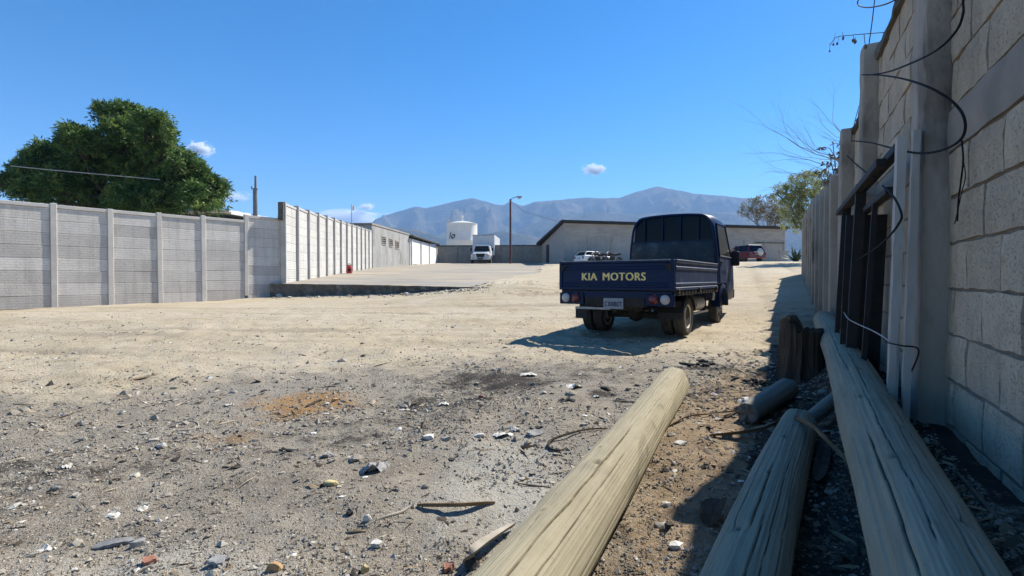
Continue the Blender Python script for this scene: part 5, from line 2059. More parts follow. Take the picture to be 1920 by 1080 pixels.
for sx in (-1, 1):
    dr = flank('door', [(3.12, .78), (3.68, .78), (3.80, .60), (4.22, .60), (4.22, 1.27), (3.98, 1.27), (3.12, 1.27)], mt['navy_worn_lit'] if sx > 0 else NV_, truck, sx, .0, .010)
    flank('window', [(3.14, 1.30), (4.16, 1.30), (3.94, 1.82), (3.88, 1.87), (3.2, 1.87), (3.14, 1.81)], mt['side_glass'], dr, sx, .002, .006)
    for y0_, y1_ in ((3.10, 3.13), (3.12, 3.125)):
        pass
    fr = MB()
    for (ya, za), (yb, zb_2) in (((3.10, 1.27), (3.12, 1.89)), ((3.12, 1.89), (3.91, 1.90)), ((3.91, 1.90), (4.22, 1.27))):
        fr.tube([(sx * (side_x(za) + .006), ya, za), (sx * (side_x(zb_2) + .006), yb, zb_2)], .016, 6)
    fr.build('window_frame', NV_, dr)
    MB().box((sx * (side_x(1.17) + .016), 3.22, 1.17), (.018, .14, .05)).build('handle', BK, dr, bevel=.005)
    MB().tube([(sx * .833, 3.1, 1.285), (sx * .833, 4.25, 1.285)], .01, 5).build('waist_trim', mt['worn_edge'], dr)
    # flared fender over the front wheel
    b = MB()
    for k in range(11):
        a0_ = math.pi * k / 10
        c_, s_ = math.cos(a0_), math.sin(a0_)
        for r_, x in ((.345, .70), (.345, .855), (.375, .868), (.43, .838)):
            b.v.append((sx * x, 3.36 + r_ * c_, .34 + r_ * s_))
    for k in range(10):
        for j in range(3):
            a = k * 4 + j
            b.f.append((a, a + 4, a + 5, a + 1))
    b.build('fender', NV_, truck, smooth=True)
    MB().box((sx * .55, 3.36, .66), (.5, .9, .06)).build('wheel_well', BK, truck)
    # mirror
    m_ = MB()
    m_.tube(smooth_path([(sx * .80, 4.14, 1.36), (sx * .86, 4.26, 1.44), (sx * .89, 4.30, 1.40)], 4), .012, 6)
    m_.build('mirror_arm', BK, truck)
    mm = MB().box((sx * .89, 4.30, 1.27), (.16, .10, .30)).build('mirror', BK, truck, bevel=.04, seg=3)
MB().add([(-.66, 4.05, 1.86), (.66, 4.05, 1.86), (.70, 4.49, 1.31), (-.70, 4.49, 1.31)], [(0, 1, 2, 3)], Matrix.Translation((0, .012, .012))).build('windscreen', mt['glass'], truck)
MB().box((0, 4.72, .55), (1.6, .12, .2)).build('front_bumper', BK, truck, bevel=.02)
# roof gutter highlights
# rear window, guard hoop and grey sheet
poly = [(-.735, 1.50), (.735, 1.50), (.715, 1.70)]
for k in range(7):
    a = k / 6 * math.pi / 2
    poly.append((.70 - .19 + .19 * math.cos(a), 1.925 - .19 + .19 * math.sin(a)))
for k in range(7):
    a = math.pi / 2 + k / 6 * math.pi / 2
    poly.append((-.70 + .19 + .19 * math.cos(a), 1.925 - .19 + .19 * math.sin(a)))
poly.append((-.715, 1.70))
poly = [(x, up(z)) for x, z in poly]
MB().prism(poly, .02, Matrix.Translation((0, 2.914, 0))).build('rear_window', mt['glass'], truck)
hoop = [(-.80, 2.875, .74), (-.80, 2.875, 1.30), (-.765, 2.875, 1.62), (-.735, 2.875, 1.76), (-.67, 2.875, 1.86), (-.54, 2.875, 1.93), (0, 2.875, 1.955), (.54, 2.875, 1.93), (.67, 2.875, 1.86), (.735, 2.875, 1.76), (.765, 2.875, 1.62), (.80, 2.875, 1.30), (.80, 2.875, .74)]
hoop = [(x, y, up(z)) for x, y, z in hoop]
gd_ = MB().tube(smooth_path(hoop, 4), .026, 8).build('guard_hoop', NV_, truck, smooth=True)
for x in (-.52, -.17, .17, .50):
    MB().tube([(x, 2.875, 1.54), (x, 2.875, up(1.95))], .014, 6).build('guard_bar', NV_, gd_)
MB().box((0, 2.875, up(1.52)), (1.56, .035, .03)).build('guard_rail', NV_, gd_)
gs = MB()
nx_ = 12
for i in range(nx_ + 1):
    for j in range(5):
        gs.v.append((-.78 + 1.56 * i / nx_, 2.870 + .008 * float(fbm(i * .7, j * .8, 2, 3)),   .75 + .81 * j / 4))
for i in range(nx_):
    for j in range(4):
        a = i * 5 + j
        gs.f.append((a, a + 5, a + 6, a + 1))
o = gs.build('grey_sheet', mt['grey_sheet'], truck, smooth=True)
sm = o.modifiers.new('thick', 'SOLIDIFY')
sm.thickness = .012

# ------------------------------------------------------------------ white box truck far back
yb = 55.2
px = at(904, 494, yb)
bt = empty('box_truck', (px.x, px.y, float(pad_z(px.x, px.y)) + .0), R(-4.5), label='white box truck with a dark grille facing the camera', cat='truck')
WP = mt['white_paint']
cg = MB().box((-.12, 4.7, 2.02), (2.35, 5.6, 2.18)).build('cargo_box', WP, bt, bevel=.02)
MB().box((-.12, 1.88, 2.06), (2.15, .04, 1.9)).build('front_panel', mt['box_front'], cg)
for k in range(5):
    MB().box((1.06, 2.6 + k * 1.1, 2.02), (.03, .05, 2.1)).build('side_rib', mt['box_front'], cg)
MB().box((-.12, 1.86, 3.08), (2.35, .06, .06)).build('roof_rail', mt['steel'], cg)
b = MB()
b.prism([(-.95, .55), (.95, .55), (.93, 1.25), (.78, 1.86), (.6, 1.95), (-.6, 1.95), (-.78, 1.86), (-.93, 1.25)], 1.25, Matrix.Translation((-.1, .55, 0)))
b.build('cab', WP, bt, bevel=.03)
MB().prism([(-.82, 1.28), (.82, 1.28), (.68, 1.82), (-.68, 1.82)], .04, Matrix.Translation((-.1, .52, 0))).build('windscreen', mt['glass'], bt)
b = MB()
b.v = [(-.92, .6, .55), (.92, .6, .55), (.92, .6, 1.26), (-.92, .6, 1.26), (-.80, -.55, .55), (.80, -.55, .55), (.76, -.50, 1.02), (-.76, -.50, 1.02)]
b.v = [(x - .1, y, z) for x, y, z in b.v]
b.f = [(0, 1, 2, 3), (7, 6, 5, 4), (4, 5, 1, 0), (5, 6, 2, 1), (6, 7, 3, 2), (7, 4, 0, 3)]
b.build('hood', WP, bt, bevel=.06, seg=2)
MB().prism([(-.48, 1.0), (.48, 1.0), (.36, .62), (-.36, .62)], .05, Matrix.Translation((-.1, -.60, 0))).build('grille', BK, bt)
MB().box((-.1, -.62, .46), (1.95, .14, .22)).build('bumper', mt['silver'], bt, bevel=.03)
MB().box((-.1, -.70, .46), (.6, .02, .12)).build('plate_recess', BK, bt)
for sx in (-1, 1):
    MB().lathe([(.13, 0), (.12, .05), (.001, .08)], Matrix.Translation((sx * .72 - .1, -.56, .80)) @ Matrix.Rotation(-math.pi / 2, 4, 'Z'), 14).build('headlight', mt['white_lens'], bt)
    f_ = MB()
    f_.prism([(-.14, .40), (.14, .40), (.14, .86), (.0, .98), (-.14, .9)], 1.0, Matrix.Translation((sx * .86 - .1, -.45, 0)))
    f_.build('fender', WP, bt, bevel=.05, seg=2)
    MB().box((sx * 1.12 - .1, .5, 1.45), (.16, .08, .34)).build('mirror', BK, bt)
    for y, nm in ((.1, 0), (5.6, 1)):
        w = empty('wheel', (sx * .92 - .1, y, .42))
        w.parent = bt
        MB().lathe([(.24, -.12), (.40, -.13), (.42, -.09), (.42, .09), (.40, .13), (.24, .12)], None, 20).build('tyre', mt['rubber'], w)
        MB().lathe([(.24, -.10), (.24, .10), (.10, .08 * sx + .001), (.001, .09 * sx)], None, 16).build('rim', mt['pale_metal'], w)
MB().box((-.1, 4.2, .72), (.9, 5.6, .2)).build('chassis', CH, bt)
MB().box((-.1, .4, .5), (1.6, 1.6, .3)).build('engine_bay', CH, bt)
bt.scale = (1.06, 1.06, 1.06)


# ------------------------------------------------------------------ parked cars
def car(name, label, loc, rz, paint, L=4.0, W=1.66, H=1.42, hatch=True, glass='glass', roof=None, spare=False):
    """nose along +y; pressed body, glasshouse, wheels with rims, lights"""
    root = empty(name, loc, rz, label=label, cat='car')
    hw = W / 2
    prof = [(0, .30), (0, .62), (.06, .86), (.16, .90), (L * .72, .90), (L * .93, .74), (L, .60), (L, .30)]
    b = MB()
    n = len(prof)
    for x, k in ((-hw, 0), (-hw + .06, .04), (hw - .06, .04), (hw, 0)):
        for y, z in prof:
            b.v.append((x, y, z + k))
    for s_ in range(3):
        for i in range(n):
            j = (i + 1) % n
            b.f.append((s_ * n + i, s_ * n + j, (s_ + 1) * n + j, (s_ + 1) * n + i))
    b.f += [tuple(range(n)), tuple(reversed(range(3 * n, 4 * n)))]
    b.build('body', paint, root, bevel=.03, seg=2)
    t0, t1 = (.10, L * .70), (.42, L * .50)
    g = MB()
    hb, ht = hw - .05, hw - .22
    g.v = [(-hb, t0[0], .9), (hb, t0[0], .9), (hb, t0[1], .9), (-hb, t0[1], .9), (-ht, t1[0], H - .03), (ht, t1[0], H - .03), (ht, t1[1], H - .03), (-ht, t1[1], H - .03)]
    g.f = [(3, 2, 1, 0), (4, 5, 6, 7), (0, 1, 5, 4), (1, 2, 6, 5), (2, 3, 7, 6), (3, 0, 4, 7)]
    g.build('glasshouse', mt[glass], root, bevel=.03)
    p_ = MB()
    for sx in (-1, 1):
        p_.beam((sx * hb, t0[0], .9), (sx * ht, t1[0], H - .02), .07, .07)
        p_.beam((sx * hb, t0[1], .9), (sx * ht, t1[1], H - .02), .06, .06)
        p_.beam((sx * (hb - .0), L * .40, .9), (sx * ht, L * .38, H - .02), .08, .04)
    p_.build('pillars', paint, root)
    MB().box((0, (t1[0] + t1[1]) / 2, H - .01), (2 * ht + .06, t1[1] - t1[0] + .12, .05)).build('roof', roof or paint, root, bevel=.02)
    MB().box((0, -.03, .42), (W - .1, .14, .2)).build('rear_bumper', paint, root, bevel=.03)
    MB().box((0, L + .02, .42), (W - .1, .14, .2)).build('front_bumper', paint, root, bevel=.03)
    for sx in (-1, 1):
        MB().box((sx * (hw - .13), -.005, .72), (.2, .05, .2)).build('tail_light', mt['red_lens'], root, bevel=.01)
        MB().box((sx * (hw - .2), L - .02, .66), (.28, .06, .12)).build('headlight', mt['white_lens'], root, bevel=.01)
        MB().box((sx * (hw + .06), L * .62, .98), (.14, .07, .11)).build('mirror', BK, root, bevel=.02)
        for y in (.72, L - .78):
            w = empty('wheel', (sx * (hw - .1), y, .30))
            w.parent = root
            MB().lathe([(.18, -.09), (.28, -.10), (.30, -.06), (.30, .06), (.28, .10), (.18, .09)], None, 20).build('tyre', mt['rubber'], w)
            MB().lathe([(.19, -.07), (.19, .07), (.08, .07 * sx), (.001, .08 * sx)], None, 14).build('rim', mt['silver'], w)
    MB().box((0, -.012, .66), (.42, .02, .12)).build('licence_plate', mt['plate'], root)
    if spare:
        MB().lathe([(.001, .10), (.2, .10), (.30, .08), (.32, 0), (.30, -.06), (.001, -.08)], Matrix.Translation((.12, -.10, .86)) @ Matrix.Rotation(-math.pi / 2, 4, 'Z'), 20).build('spare_wheel_cover', mt['silver'], root, smooth=True)
    return root


pc = at(1421, 491, 43.5)
car('red_car', 'dark red car with a round spare wheel cover seen from behind', (pc.x, pc.y, gz(pc.x, pc.y) - .02), R(14), mt['red_paint'], L=3.9, W=1.72, H=1.5, roof=mt['silver'], spare=True)  # silver roof paints in the light reflecting off the car's top
pc = at(1093, 492, 46)
car('white_car', 'white car parked before the warehouse, seen over the tailgate', (pc.x - .4, pc.y - .2, gz(pc.x, pc.y) - .2), R(-62), mt['white_paint'], L=3.4, W=1.55, H=1.27)
# dark motorcycles beside it
def motorbike(loc, rz, label):
    root = empty('motorcycle', loc, rz, label=label, cat='motorcycle', group='motorcycles parked before the warehouse')
    for y in (0, 1.25):
        w = empty('wheel', (0, y, .3))
        w.parent = root
        MB().lathe([(.22, -.05), (.29, -.05), (.30, 0), (.29, .05), (.22, .05)], None, 18).build('tyre', mt['rubber'], w)
        MB().lathe([(.225, -.03), (.2, -.03), (.05, -.05), (.05, .05), (.2, .03), (.225, .03)], None, 14).build('rim', mt['steel'], w)
    MB().tube(smooth_path([(0, -.1, .85), (0, .3, .78), (0, .62, .80)]), .11, 8).build('seat', mt['black_plastic'], root, smooth=True)
    MB().blob((0, .82, .86), (.15, .28, .15), 3, 2, .1).build('fuel_tank', mt['chassis'], root, smooth=True)
    MB().box((0, .62, .45), (.24, .42, .36)).build('engine', mt['chassis'], root, bevel=.04)
    f = MB()
    for sx in (-.07, .07):
        f.tube([(sx, 1.25, .3), (sx, 1.02, .95)], .025, 6)
        f.tube([(sx, 0, .3), (sx, .45, .5)], .025, 6)
    f.build('fork', mt['steel'], root)
    MB().tube(smooth_path([(-.36, .86, 1.08), (-.2, 1.0, 1.06), (0, 1.03, 1.0), (.2, 1.0, 1.06), (.36, .86, 1.08)]), .018, 6).build('handlebar', mt['steel'], root)
    MB().blob((0, 1.12, .93), (.1, .09, .11), 5, 2, .05).build('headlight', mt['white_lens'], root, smooth=True)


for px_, rz, lb in ((1133, 100, 'dark motorcycle nearest the white car'), (1147, 84, 'dark motorcycle in the middle of the parked row'), (1161, 95, 'dark motorcycle nearest the truck cab in the row')):
    p = at(px_, 492, 45.6)
    motorbike((p.x, p.y, gz(p.x, p.y) - .05), R(rz), lb)

# red container on the apron
p = at(655, 514, 26.5)
zz = float(pad_z(p.x, p.y))
root = empty('red_bucket', (p.x, p.y, zz), .3, label='small red plastic canister standing by the white fence', cat='canister')
MB().lathe([(.13, 0), (.15, .02), (.15, .32), (.12, .38), (.06, .40), (.06, .45), (.001, .45)], Matrix.Rotation(-math.pi / 2, 4, 'Y'), 16).build('body', mt['red_plastic'], root, smooth=True)
MB().tube(smooth_path([(-.1, 0, .38), (-.05, 0, .5), (.05, 0, .5), (.1, 0, .38)]), .015, 6).build('handle', mt['black_plastic'], root)
MB().box((.0, -.155, .18), (.16, .012, .14)).build('dark_label', mt['black_plastic'], root)
# ------------------------------------------------------------------ litter one can point at
def crumple(w, d, h, seed, nx=7, ny=5):
    """thin creased scrap: a folded sheet with an uneven outline and thickness"""
    r_ = random.Random(seed)
    b = MB()
    ph = r_.uniform(0, 9)
    for j in range(ny + 1):
        for i in range(nx + 1):
            u, v = i / nx - .5, j / ny - .5
            k = 1 - .35 * abs(float(vnoise(u * 3 + ph, v * 3 + ph, seed)))
            edge = 1 + .22 * float(vnoise(i * 1.7 + ph, j * 1.3, seed + 3))
            z = h * (.35 + .8 * abs(float(fbm(u * 4 + ph, v * 4, 3, seed + 5))) * 1.6) * (1 - (2 * abs(u)) ** 4 * .8)
            b.v.append((u * w * edge * k * (1 - .5 * abs(v)), v * d * edge, z))
    for j in range(ny):
        for i in range(nx):
            a = j * (nx + 1) + i
            b.f.append((a, a + 1, a + nx + 2, a + nx + 1))
    return b


def lay(name, label, cat, kind, px, py, w, h, mat, seed, rz=0.0, group=None):
    g_ = ground_at(px, py)
    s_ = g_.y / F
    W2, H2 = w * s_, h * s_
    if kind == 'lump':
        b = MB().blob((0, 0, H2 * .1), (W2 / 2, W2 / 2 * .75, H2 * .62), seed, 2, .5)
        o = b.build(name, mt[mat], loc=g_, rot=(0, 0, rz), label=label, cat=cat, group=group)
    elif kind == 'plank':
        r_ = random.Random(seed)
        b = MB()
        n = 8
        for k in range(n + 1):
            x = (k / n - .5) * W2 + (r_.uniform(-.03, .03) * W2 if k in (0, n) else 0)
            wv = W2 * .11 * (1 + r_.uniform(-.25, .25)) * (.5 if k in (0, n) else 1)
            zz = H2 * .3 * math.sin(math.pi * k / n) + .004
            b.v += [(x, -wv, zz - .004), (x + r_.uniform(-.02, .02) * W2, wv, zz - .004), (x, wv * .9, zz + .012), (x, -wv * .9, zz + .010)]
        for k in range(n):
            for j in range(4):
                a, c = k * 4 + j, k * 4 + (j + 1) % 4
                b.f.append((a, a + 4, c + 4, c))
        b.f += [(0, 1, 2, 3), tuple(n * 4 + j for j in (3, 2, 1, 0))]
        o = b.build(name, mt[mat], loc=g_, rot=(.25, 0, rz), label=label, cat=cat, group=group)
    elif kind == 'pile':
        r_ = random.Random(seed)
        b = MB()
        for k in range(16):
            a, q = r_.uniform(0, 6.28), r_.random() ** .6
            s2 = W2 * r_.uniform(.07, .2)
            b.blob((math.cos(a) * q * W2 / 2, math.sin(a) * q * W2 * .3, H2 * .5 * (1 - q) * r_.random()), (s2, s2 * .6, s2 * .35), seed + k, 1, .5, M=Matrix.Rotation(r_.uniform(0, 3), 4, 'Z'))
        o = b.build(name, mt[mat], loc=g_, rot=(0, 0, rz), label=label, cat=cat, group=group)
    elif kind == 'slab':
        r_ = random.Random(seed)
        b = MB()
        n = 13
        poly = [((.5 + r_.uniform(-.2, .06)) * W2 * math.cos(2 * math.pi * k / n), (.34 + r_.uniform(-.16, .08)) * W2 * math.sin(2 * math.pi * k / n)) for k in range(n)]
        th = max(.008, H2 * .35)
        b.v = [(x, y, 0) for x, y in poly] + [(x * .93, y * .93, th + r_.uniform(-.2, .2) * th) for x, y in poly]
        b.f = [tuple(reversed(range(n))), tuple(range(n, 2 * n))] + [(i, (i + 1) % n, (i + 1) % n + n, i + n) for i in range(n)]
        o = b.build(name, mt[mat], loc=g_ + Vector((0, 0, .004)), rot=(r_.uniform(.1, .4), r_.uniform(-.2, .2), rz), label=label, cat=cat, group=group)
    else:
        b = crumple(W2, max(W2 * .55, H2), H2 * .6, seed)
        o = b.build(name, mt[mat], loc=g_ + Vector((0, 0, -.22 * H2)), rot=(0, 0, rz), label=label, cat=cat, group=group)
        sm = o.modifiers.new('thick', 'SOLIDIFY')
        sm.thickness = .004
    return o


IT = [
    ('plastic_scrap', 'crumpled white scrap beside a dark crack at the far left', 'scrap', 'flat', 124, 876, 26, 22, 'white_scrap', .5),
    ('plastic_scrap', 'white crumpled bag in the lower left corner', 'scrap', 'flat', 88, 1030, 46, 26, 'white_scrap', .6),
    ('rubble', 'pale flat lump right beside the white bag in the lower left corner', 'rubble', 'lump', 86, 1048, 26, 12, 'pale_stone', .2),
    ('rubble', 'pale rounded stone left of the grey lying plank', 'stone', 'lump', 253, 893, 22, 11, 'pale_stone', .1),
    ('rubble', 'whitish lump above the grey stained patch on the left', 'stone', 'lump', 304, 838, 22, 15, 'white_scrap', .4),
    ('scrap', 'grey pebble standing out left of the cream lump', 'stone', 'lump', 104, 920, 18, 12, 'grey_scrap', .4),
    ('scrap', 'white scattered scrap just below the left middle', 'scrap', 'flat', 210, 967, 36, 14, 'white_scrap', .2),
    ('scrap', 'white flake right of the scattered scrap', 'scrap', 'flat', 263, 955, 30, 12, 'white_scrap', -.2),
    ('plank_piece', 'thin grey broken plank with a dark underside, lower left', 'plank', 'plank', 215, 1024, 60, 12, 'grey_scrap', .5),
    ('rubble', 'grey pointed stone next to the thin broken plank', 'stone', 'lump', 262, 1022, 36, 26, 'grey_bag', .3),
    ('brick_piece', 'broken reddish brick piece at the bottom left', 'brick', 'slab', 279, 1056, 30, 22, 'brick', .5),
    ('scrap', 'grey flat stone near the bottom edge', 'stone', 'slab', 410, 1054, 40, 14, 'grey_bag', .2),
    ('rubble', 'cream lump cut by the bottom edge on the left', 'stone', 'lump', 400, 1078, 24, 18, 'pale_stone', .2),
    ('charred_lump', 'burnt dark log lump with an ashy top, left one of the pair', 'charcoal', 'pile', 524, 848, 60, 20, 'char', .1),
    ('charred_lump', 'grey ashy slab with a black underside, right one of the pair', 'charcoal', 'pile', 604, 860, 80, 26, 'grey_bag', -.1),
    ('crumpled_bag', 'dusty grey crumpled bag in the middle of the burnt patch', 'bag', 'flat', 706, 880, 72, 40, 'grey_bag', .1),
    ('rubble', 'yellowish rubble lump below the dusty grey bag', 'stone', 'lump', 620, 910, 30, 20, 'yellow_stone', .2),
    ('rubble', 'small dark stone touching the yellowish lump', 'stone', 'lump', 604, 914, 11, 11, 'char', .2),
    ('white_shard', 'white square shard between the twigs', 'scrap', 'lump', 689, 975, 18, 15, 'white_scrap', .1),
    ('charred_stick', 'black charred stub beside the white square shard', 'stick', 'slab', 656, 964, 18, 14, 'char', -.7),
    ('white_shard', 'white triangular shard near the ochre stain', 'scrap', 'slab', 706, 1024, 26, 20, 'white_scrap', .2),
    ('orange_chip', 'orange stone chip at the bottom edge', 'stone', 'lump', 514, 1070, 30, 24, 'orange_wood', .2),
    ('rubble', 'yellow lump at the bottom edge below the brown stain', 'stone', 'lump', 682, 1072, 22, 20, 'yellow_stone', .1),
    ('brick_piece', 'orange brick chip at the foot of the sunlit pole', 'brick', 'slab', 840, 1070, 26, 26, 'brick', .9),
    ('charred_lump', 'black charred chunk under the edge of the sunlit pole', 'charcoal', 'lump', 884, 1064, 30, 24, 'char', .4),
    ('plastic_scrap', 'bright white plastic piece, leftmost of the row in the middle', 'scrap', 'lump', 900, 818, 24, 14, 'white_scrap', .3),
    ('plastic_scrap', 'long white plastic strip between two brighter pieces', 'scrap', 'flat', 943, 814, 44, 9, 'white_scrap', .25),
    ('plastic_scrap', 'white pointed plastic piece at the right end of the strip', 'scrap', 'flat', 964, 806, 26, 18, 'white_scrap', .5),
    ('tile_piece', 'pale grey tilted tile with a dark edge near the white pieces', 'tile', 'slab', 1004, 816, 34, 12, 'grey_bag', .2),
    ('red_scrap', 'small dark red scrap in the middle of the burnt patch', 'scrap', 'lump', 902, 746, 11, 10, 'red_scrap', .4),
    ('charred_lump', 'round black burnt lump left of the end of the sunlit pole', 'charcoal', 'lump', 1137, 730, 28, 15, 'char', .2),
    ('plastic_scrap', 'white scrap by the round black burnt lump', 'scrap', 'flat', 1118, 744, 16, 10, 'white_scrap', .1),
    ('paper_scrap', 'long white scrap left of the round black lump', 'scrap', 'flat', 1074, 725, 44, 14, 'white_scrap', .5),
    ('paper_scrap', 'white scrap lying beyond the middle of the burnt patch', 'scrap', 'flat', 1020, 737, 16, 11, 'white_scrap', .2),
    ('charred_lump', 'black and white burnt debris beside a pale stick', 'charcoal', 'pile', 1062, 752, 36, 14, 'char', .2),
    ('plastic_scrap', 'small pale chip closest to the brown curled root', 'scrap', 'lump', 1101, 794, 15, 9, 'pale_stone', .2),
    ('paper_scrap', 'flat white scrap on the far edge of the burnt patch', 'scrap', 'flat', 990, 702, 40, 7, 'white_scrap', .1),
    ('paper_scrap', 'white chip left of the dark red scrap', 'scrap', 'flat', 832, 757, 24, 8, 'white_scrap', .1),
    ('white_shard', 'white oval scrap right of the sunlit pole', 'scrap', 'lump', 1273, 832, 36, 10, 'white_scrap', .0),
    ('white_rag', 'white rag half in the wall shadow', 'rag', 'flat', 1404, 752, 44, 16, 'white_scrap', .3),
    ('paper_scrap', 'pale torn paper right of the pale dry stick', 'scrap', 'flat', 1345, 786, 30, 9, 'dry_pale', .2),
    ('paper_scrap', 'pale torn paper at the tip of the curved bark strip', 'scrap', 'flat', 1352, 812, 34, 9, 'dry_pale', .1),
    ('charred_log', 'black burnt branch at the edge of the wall shadow', 'charcoal', 'pile', 1410, 716, 60, 14, 'char', .2),
    ('charred_log', 'black burnt heap near the truck shadow', 'charcoal', 'pile', 1310, 682, 64, 18, 'char', .0),
    ('rubble', 'white broken block at the corner of the concrete edge', 'rubble', 'lump', 524, 557, 15, 10, 'white_scrap', .4),
    ('rubble', 'small pale block right of the white broken block', 'rubble', 'lump', 543, 559, 10, 6, 'pale_stone', .3),
    ('dark_scrap', 'dark leaf like scrap right of the sunlit pole', 'scrap', 'flat', 1322, 878, 26, 16, 'char', .2),
    ('orange_chip', 'pale orange wood chip on the rusty sand patch', 'wood chip', 'slab', 628, 752, 14, 10, 'orange_wood', .9),
    ('white_shard', 'white flake near the shaded foot of the block wall', 'scrap', 'flat', 1560, 922, 30, 16, 'dry_pale', .2),
]
for k, (nm, lb, ct, kd_, px, py, w, h, m_, rz) in enumerate(IT):
    lay(nm, lb, ct, kd_, px, py, w, h, m_, 300 + k, rz)


def stick(name, label, pts, r, mat, cat='stick', lift=None):
    P_ = []
    for i, (x, y) in enumerate(pts):
        g_ = ground_at(x, y)
        P_.append(g_ + Vector((0, 0, r * .8 + (lift[i] if lift else 0))))
    sp = smooth_path(P_, 5)
    n = len(sp)
    return MB().tube(sp, [r * (1 - .6 * abs(2 * k / (n - 1) - 1) ** 2) for k in range(n)], 7).build(name, mt[mat], label=label, cat=cat, smooth=True)


strip('bark_sheath', [(782, 950), (820, 951), (870, 951), (928, 945)], [.0, .012, .012, .0], .032, 'bark', 'long brown boat shaped bark sheath in the ash', 'bark', t=.009)
stick('forked_twig', 'pale twig slanting up to the brown bark sheath', [(688, 988), (720, 972), (752, 962), (770, 950)], .006, 'dry_pale')
stick('short_stick', 'short dark stick below the pale slanting twig', [(648, 1002), (668, 999), (686, 999)], .006, 'bark')
stick('curled_root', 'thin curled root left of the sunlit pole', [(1140, 805), (1100, 810), (1060, 822), (1032, 832), (1030, 842), (1048, 847), (1062, 842)], .008, 'old_wood', 'root', [.0, .01, .015, .01, .0, .0, .0])
stick('thin_twig', 'thin straight twig beside the sunlit pole', [(970, 908), (1000, 912), (1034, 916)], .005, 'twig')
stick('dry_stick', 'straight twig lying behind the curled root', [(1150, 752), (1185, 755), (1210, 757)], .007, 'bark')
stick('pale_hoop', 'thin pale hoop of wire on the left of the yard', [(320, 797), (345, 791), (368, 793), (371, 801), (350, 807), (325, 809)], .004, 'dry_pale', 'wire hoop')
stick('orange_stick', 'broken dark stick on the rusty sand patch', [(574, 764), (592, 756), (604, 752)], .011, 'old_wood')
stick('dry_stick', 'pale stick on the left margin of the rusty sand', [(412, 798), (426, 794), (440, 790)], .008, 'dry_pale')
stick('white_strip', 'thin white strip lying on the long wall pole', [(1575, 630), (1590, 640)], .003, 'wire_pale', 'strip') if False else None
w_ = MB()
pw = [at(1574, 628, 4.08), at(1584, 634, 3.95), at(1595, 645, 3.8), at(1601, 652, 3.72)]
stick('dry_stick', 'pale dead stick in the shade between the two shaded poles', [(1556, 1000), (1580, 1015), (1606, 1028)], .012, 'bark')
stick('dry_stick', 'slender stick at the foot of the block wall', [(1790, 885), (1830, 930), (1876, 985)], .008, 'twig')

# ------------------------------------------------------------------ gravel, chips and twigs nobody could count
ICO_V, ICO_F = None, None
bm = bmesh.new()
bmesh.ops.create_icosphere(bm, subdivisions=1, radius=1)
ICO_V = np.array([v.co[:] for v in bm.verts])
ICO_F = np.array([[v.index for v in f.verts] for f in bm.faces])
bm.free()
OCT_V = np.array([(1, 0, 0), (-.9, .1, 0), (0, 1, .1), (.1, -1, 0), (.1, .1, 1), (0, 0, -1)], float)
OCT_F = np.array([(0, 2, 4), (2, 1, 4), (1, 3, 4), (3, 0, 4), (2, 0, 5), (1, 2, 5), (3, 1, 5), (0, 3, 5)])


def scatter(name, n, yr, xfun, size, flat, tintfun, mat, base='oct', seed=1, long=1.0, power=1.5, accept=None):
    rs = np.random.RandomState(seed)
    bv, bf = (OCT_V, OCT_F) if base == 'oct' else (ICO_V, ICO_F)
    # denser towards the camera, as the eye resolves less of the far ones
    u = rs.rand(n * 2)
    y = yr[0] * (yr[1] / yr[0]) ** (u ** power)
    lo, hi = xfun(y)
    x = lo + (hi - lo) * rs.rand(n * 2)
    d = (x - WO.x) * WN.x + (y - WO.y) * WN.y
    ok = d > .06
    if accept is not None:
        ok &= rs.rand(n * 2) < accept(x, y)
    x, y = x[ok][:n], y[ok][:n]
    n = len(x)
    z = terrain(x, y)
    s_ = size * np.exp(rs.normal(size=n) * .5) * np.clip(y / 2.6, .8, 1.5)
    V = bv[None] * (1 + .25 * rs.normal(size=(n, len(bv), 3)))
    V = V * np.stack([s_ * long * (.8 + .5 * rs.rand(n)), s_ * (.6 + .5 * rs.rand(n)), s_ * flat * (.6 + .6 * rs.rand(n))], 1)[:, None, :]
    a = rs.rand(n) * 6.283
    ti = rs.normal(size=n) * .22
    c, s = np.cos(a), np.sin(a)
    ct, st = np.cos(ti), np.sin(ti)
    X, Y, Z = V[..., 0], V[..., 1], V[..., 2]
    X, Z = X * ct[:, None] - Z * st[:, None], X * st[:, None] + Z * ct[:, None]
    X, Y = X * c[:, None] - Y * s[:, None], X * s[:, None] + Y * c[:, None]
    V = np.stack([X + x[:, None], Y + y[:, None], Z + z[:, None] + (s_ * flat * .14)[:, None]], 2)
    Fc = (bf[None] + (np.arange(n) * len(bv))[:, None, None]).reshape(-1, 3)
    tint = np.repeat(tintfun(x, y, rs), len(bv))
    link(name, np_mesh(name, V.reshape(-1, 3), Fc, mt[mat], {'tint': tint}), kind='stuff')


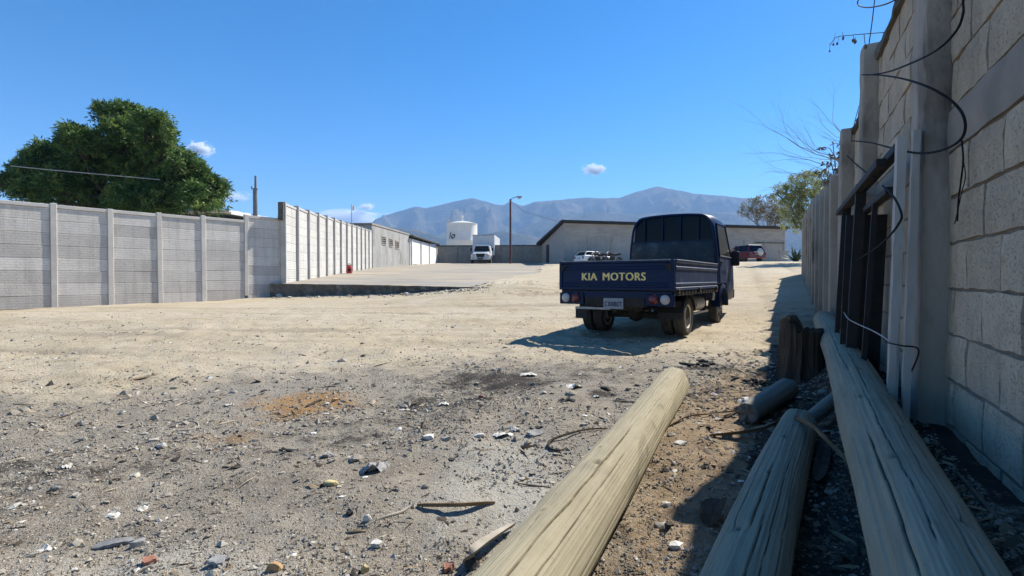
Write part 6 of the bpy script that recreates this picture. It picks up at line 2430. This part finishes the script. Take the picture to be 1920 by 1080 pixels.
span = lambda y: (-1.12 * y - .3, np.minimum(1.0 * y + .3, .537 * y + .70))
gt = lambda x, y, rs: np.clip(.12 + .75 * rs.rand(len(x)) ** 1.3 + .2 * (1 - front_ash(x, y)), 0, 1)
dens = lambda x, y: (.30 + .70 * np.clip(front_ash(x, y) + .4 * vnoise(x * 1.3, y * 1.3, 77), 0, 1)) * np.clip(.62 + 1.5 * fbm(x * 1.9, y * 1.9, 3, 19), .12, 1)
scatter('gravel', 70000, (1.25, 11), span, .0042, .75, gt, 'gravel', 'oct', 1, accept=dens)
scatter('pebbles', 2600, (1.25, 12), span, .0075, .6, lambda x, y, rs: np.clip(.2 + .8 * rs.rand(len(x)) ** 1.5, 0, 1), 'gravel', 'ico', 2, accept=dens)
scatter('stones', 240, (1.6, 14), span, .014, .55, lambda x, y, rs: np.clip(.25 + .75 * rs.rand(len(x)), 0, 1), 'gravel', 'ico', 3, accept=dens)
scatter('wood_chips', 5000, (1.25, 9), span, .0055, .28, lambda x, y, rs: rs.rand(len(x)) ** 1.2, 'litter', 'oct', 4, long=2.0, accept=dens)
scatter('twig_litter', 2200, (1.25, 9), span, .0022, .8, lambda x, y, rs: rs.rand(len(x)), 'litter', 'oct', 5, long=13, accept=dens)
scatter('bark_litter', 2600, (1.3, 6.5), lambda y: (.30 * y + .2, .537 * y + .70), .009, .3, lambda x, y, rs: rs.rand(len(x)) * .9, 'litter', 'oct', 6, long=2.4)
scatter('char_litter', 800, (1.4, 6), lambda y: (-.8 * y, .35 * y), .008, .35, lambda x, y, rs: .12 * rs.rand(len(x)), 'litter', 'oct', 8, long=1.5, accept=lambda x, y: np.clip(front_ash(x, y) * 1.2 * (.4 + vnoise(x * 1.1, y * 1.1, 12) * 1.6), 0, 1))
scatter('edge_rubble', 650, (14.6, 17.3), lambda y: (-8.6 + 0 * y, -.6 + 0 * y), .018, .6, lambda x, y, rs: .15 + .85 * rs.rand(len(x)), 'gravel', 'ico', 9, accept=lambda x, y: np.exp(-((poly_sd(x, y, PADP) + .35) / .4) ** 2))
scatter('pale_flakes', 420, (1.6, 7.5), lambda y: (-1.05 * y, .40 * y + .3), .010, .22, lambda x, y, rs: .93 + .07 * rs.rand(len(x)), 'gravel', 'oct', 10, long=1.5, accept=lambda x, y: np.clip(front_ash(x, y) * (.15 + .9 * gauss(x, y, .4, 4.6, 1.1, 1.0) + .6 * gauss(x, y, -2.3, 2.4, 1.2, .6)) * np.clip(.3 + 2.4 * fbm(x * 2.3, y * 2.3, 2, 29), 0, 1), 0, 1))
scatter('bank_rubble', 170, (14.2, 17.0), lambda y: (-1.6 + 0 * y, 2.2 + 0 * y), .010, .5, lambda x, y, rs: .1 + .5 * rs.rand(len(x)), 'gravel', 'ico', 12)
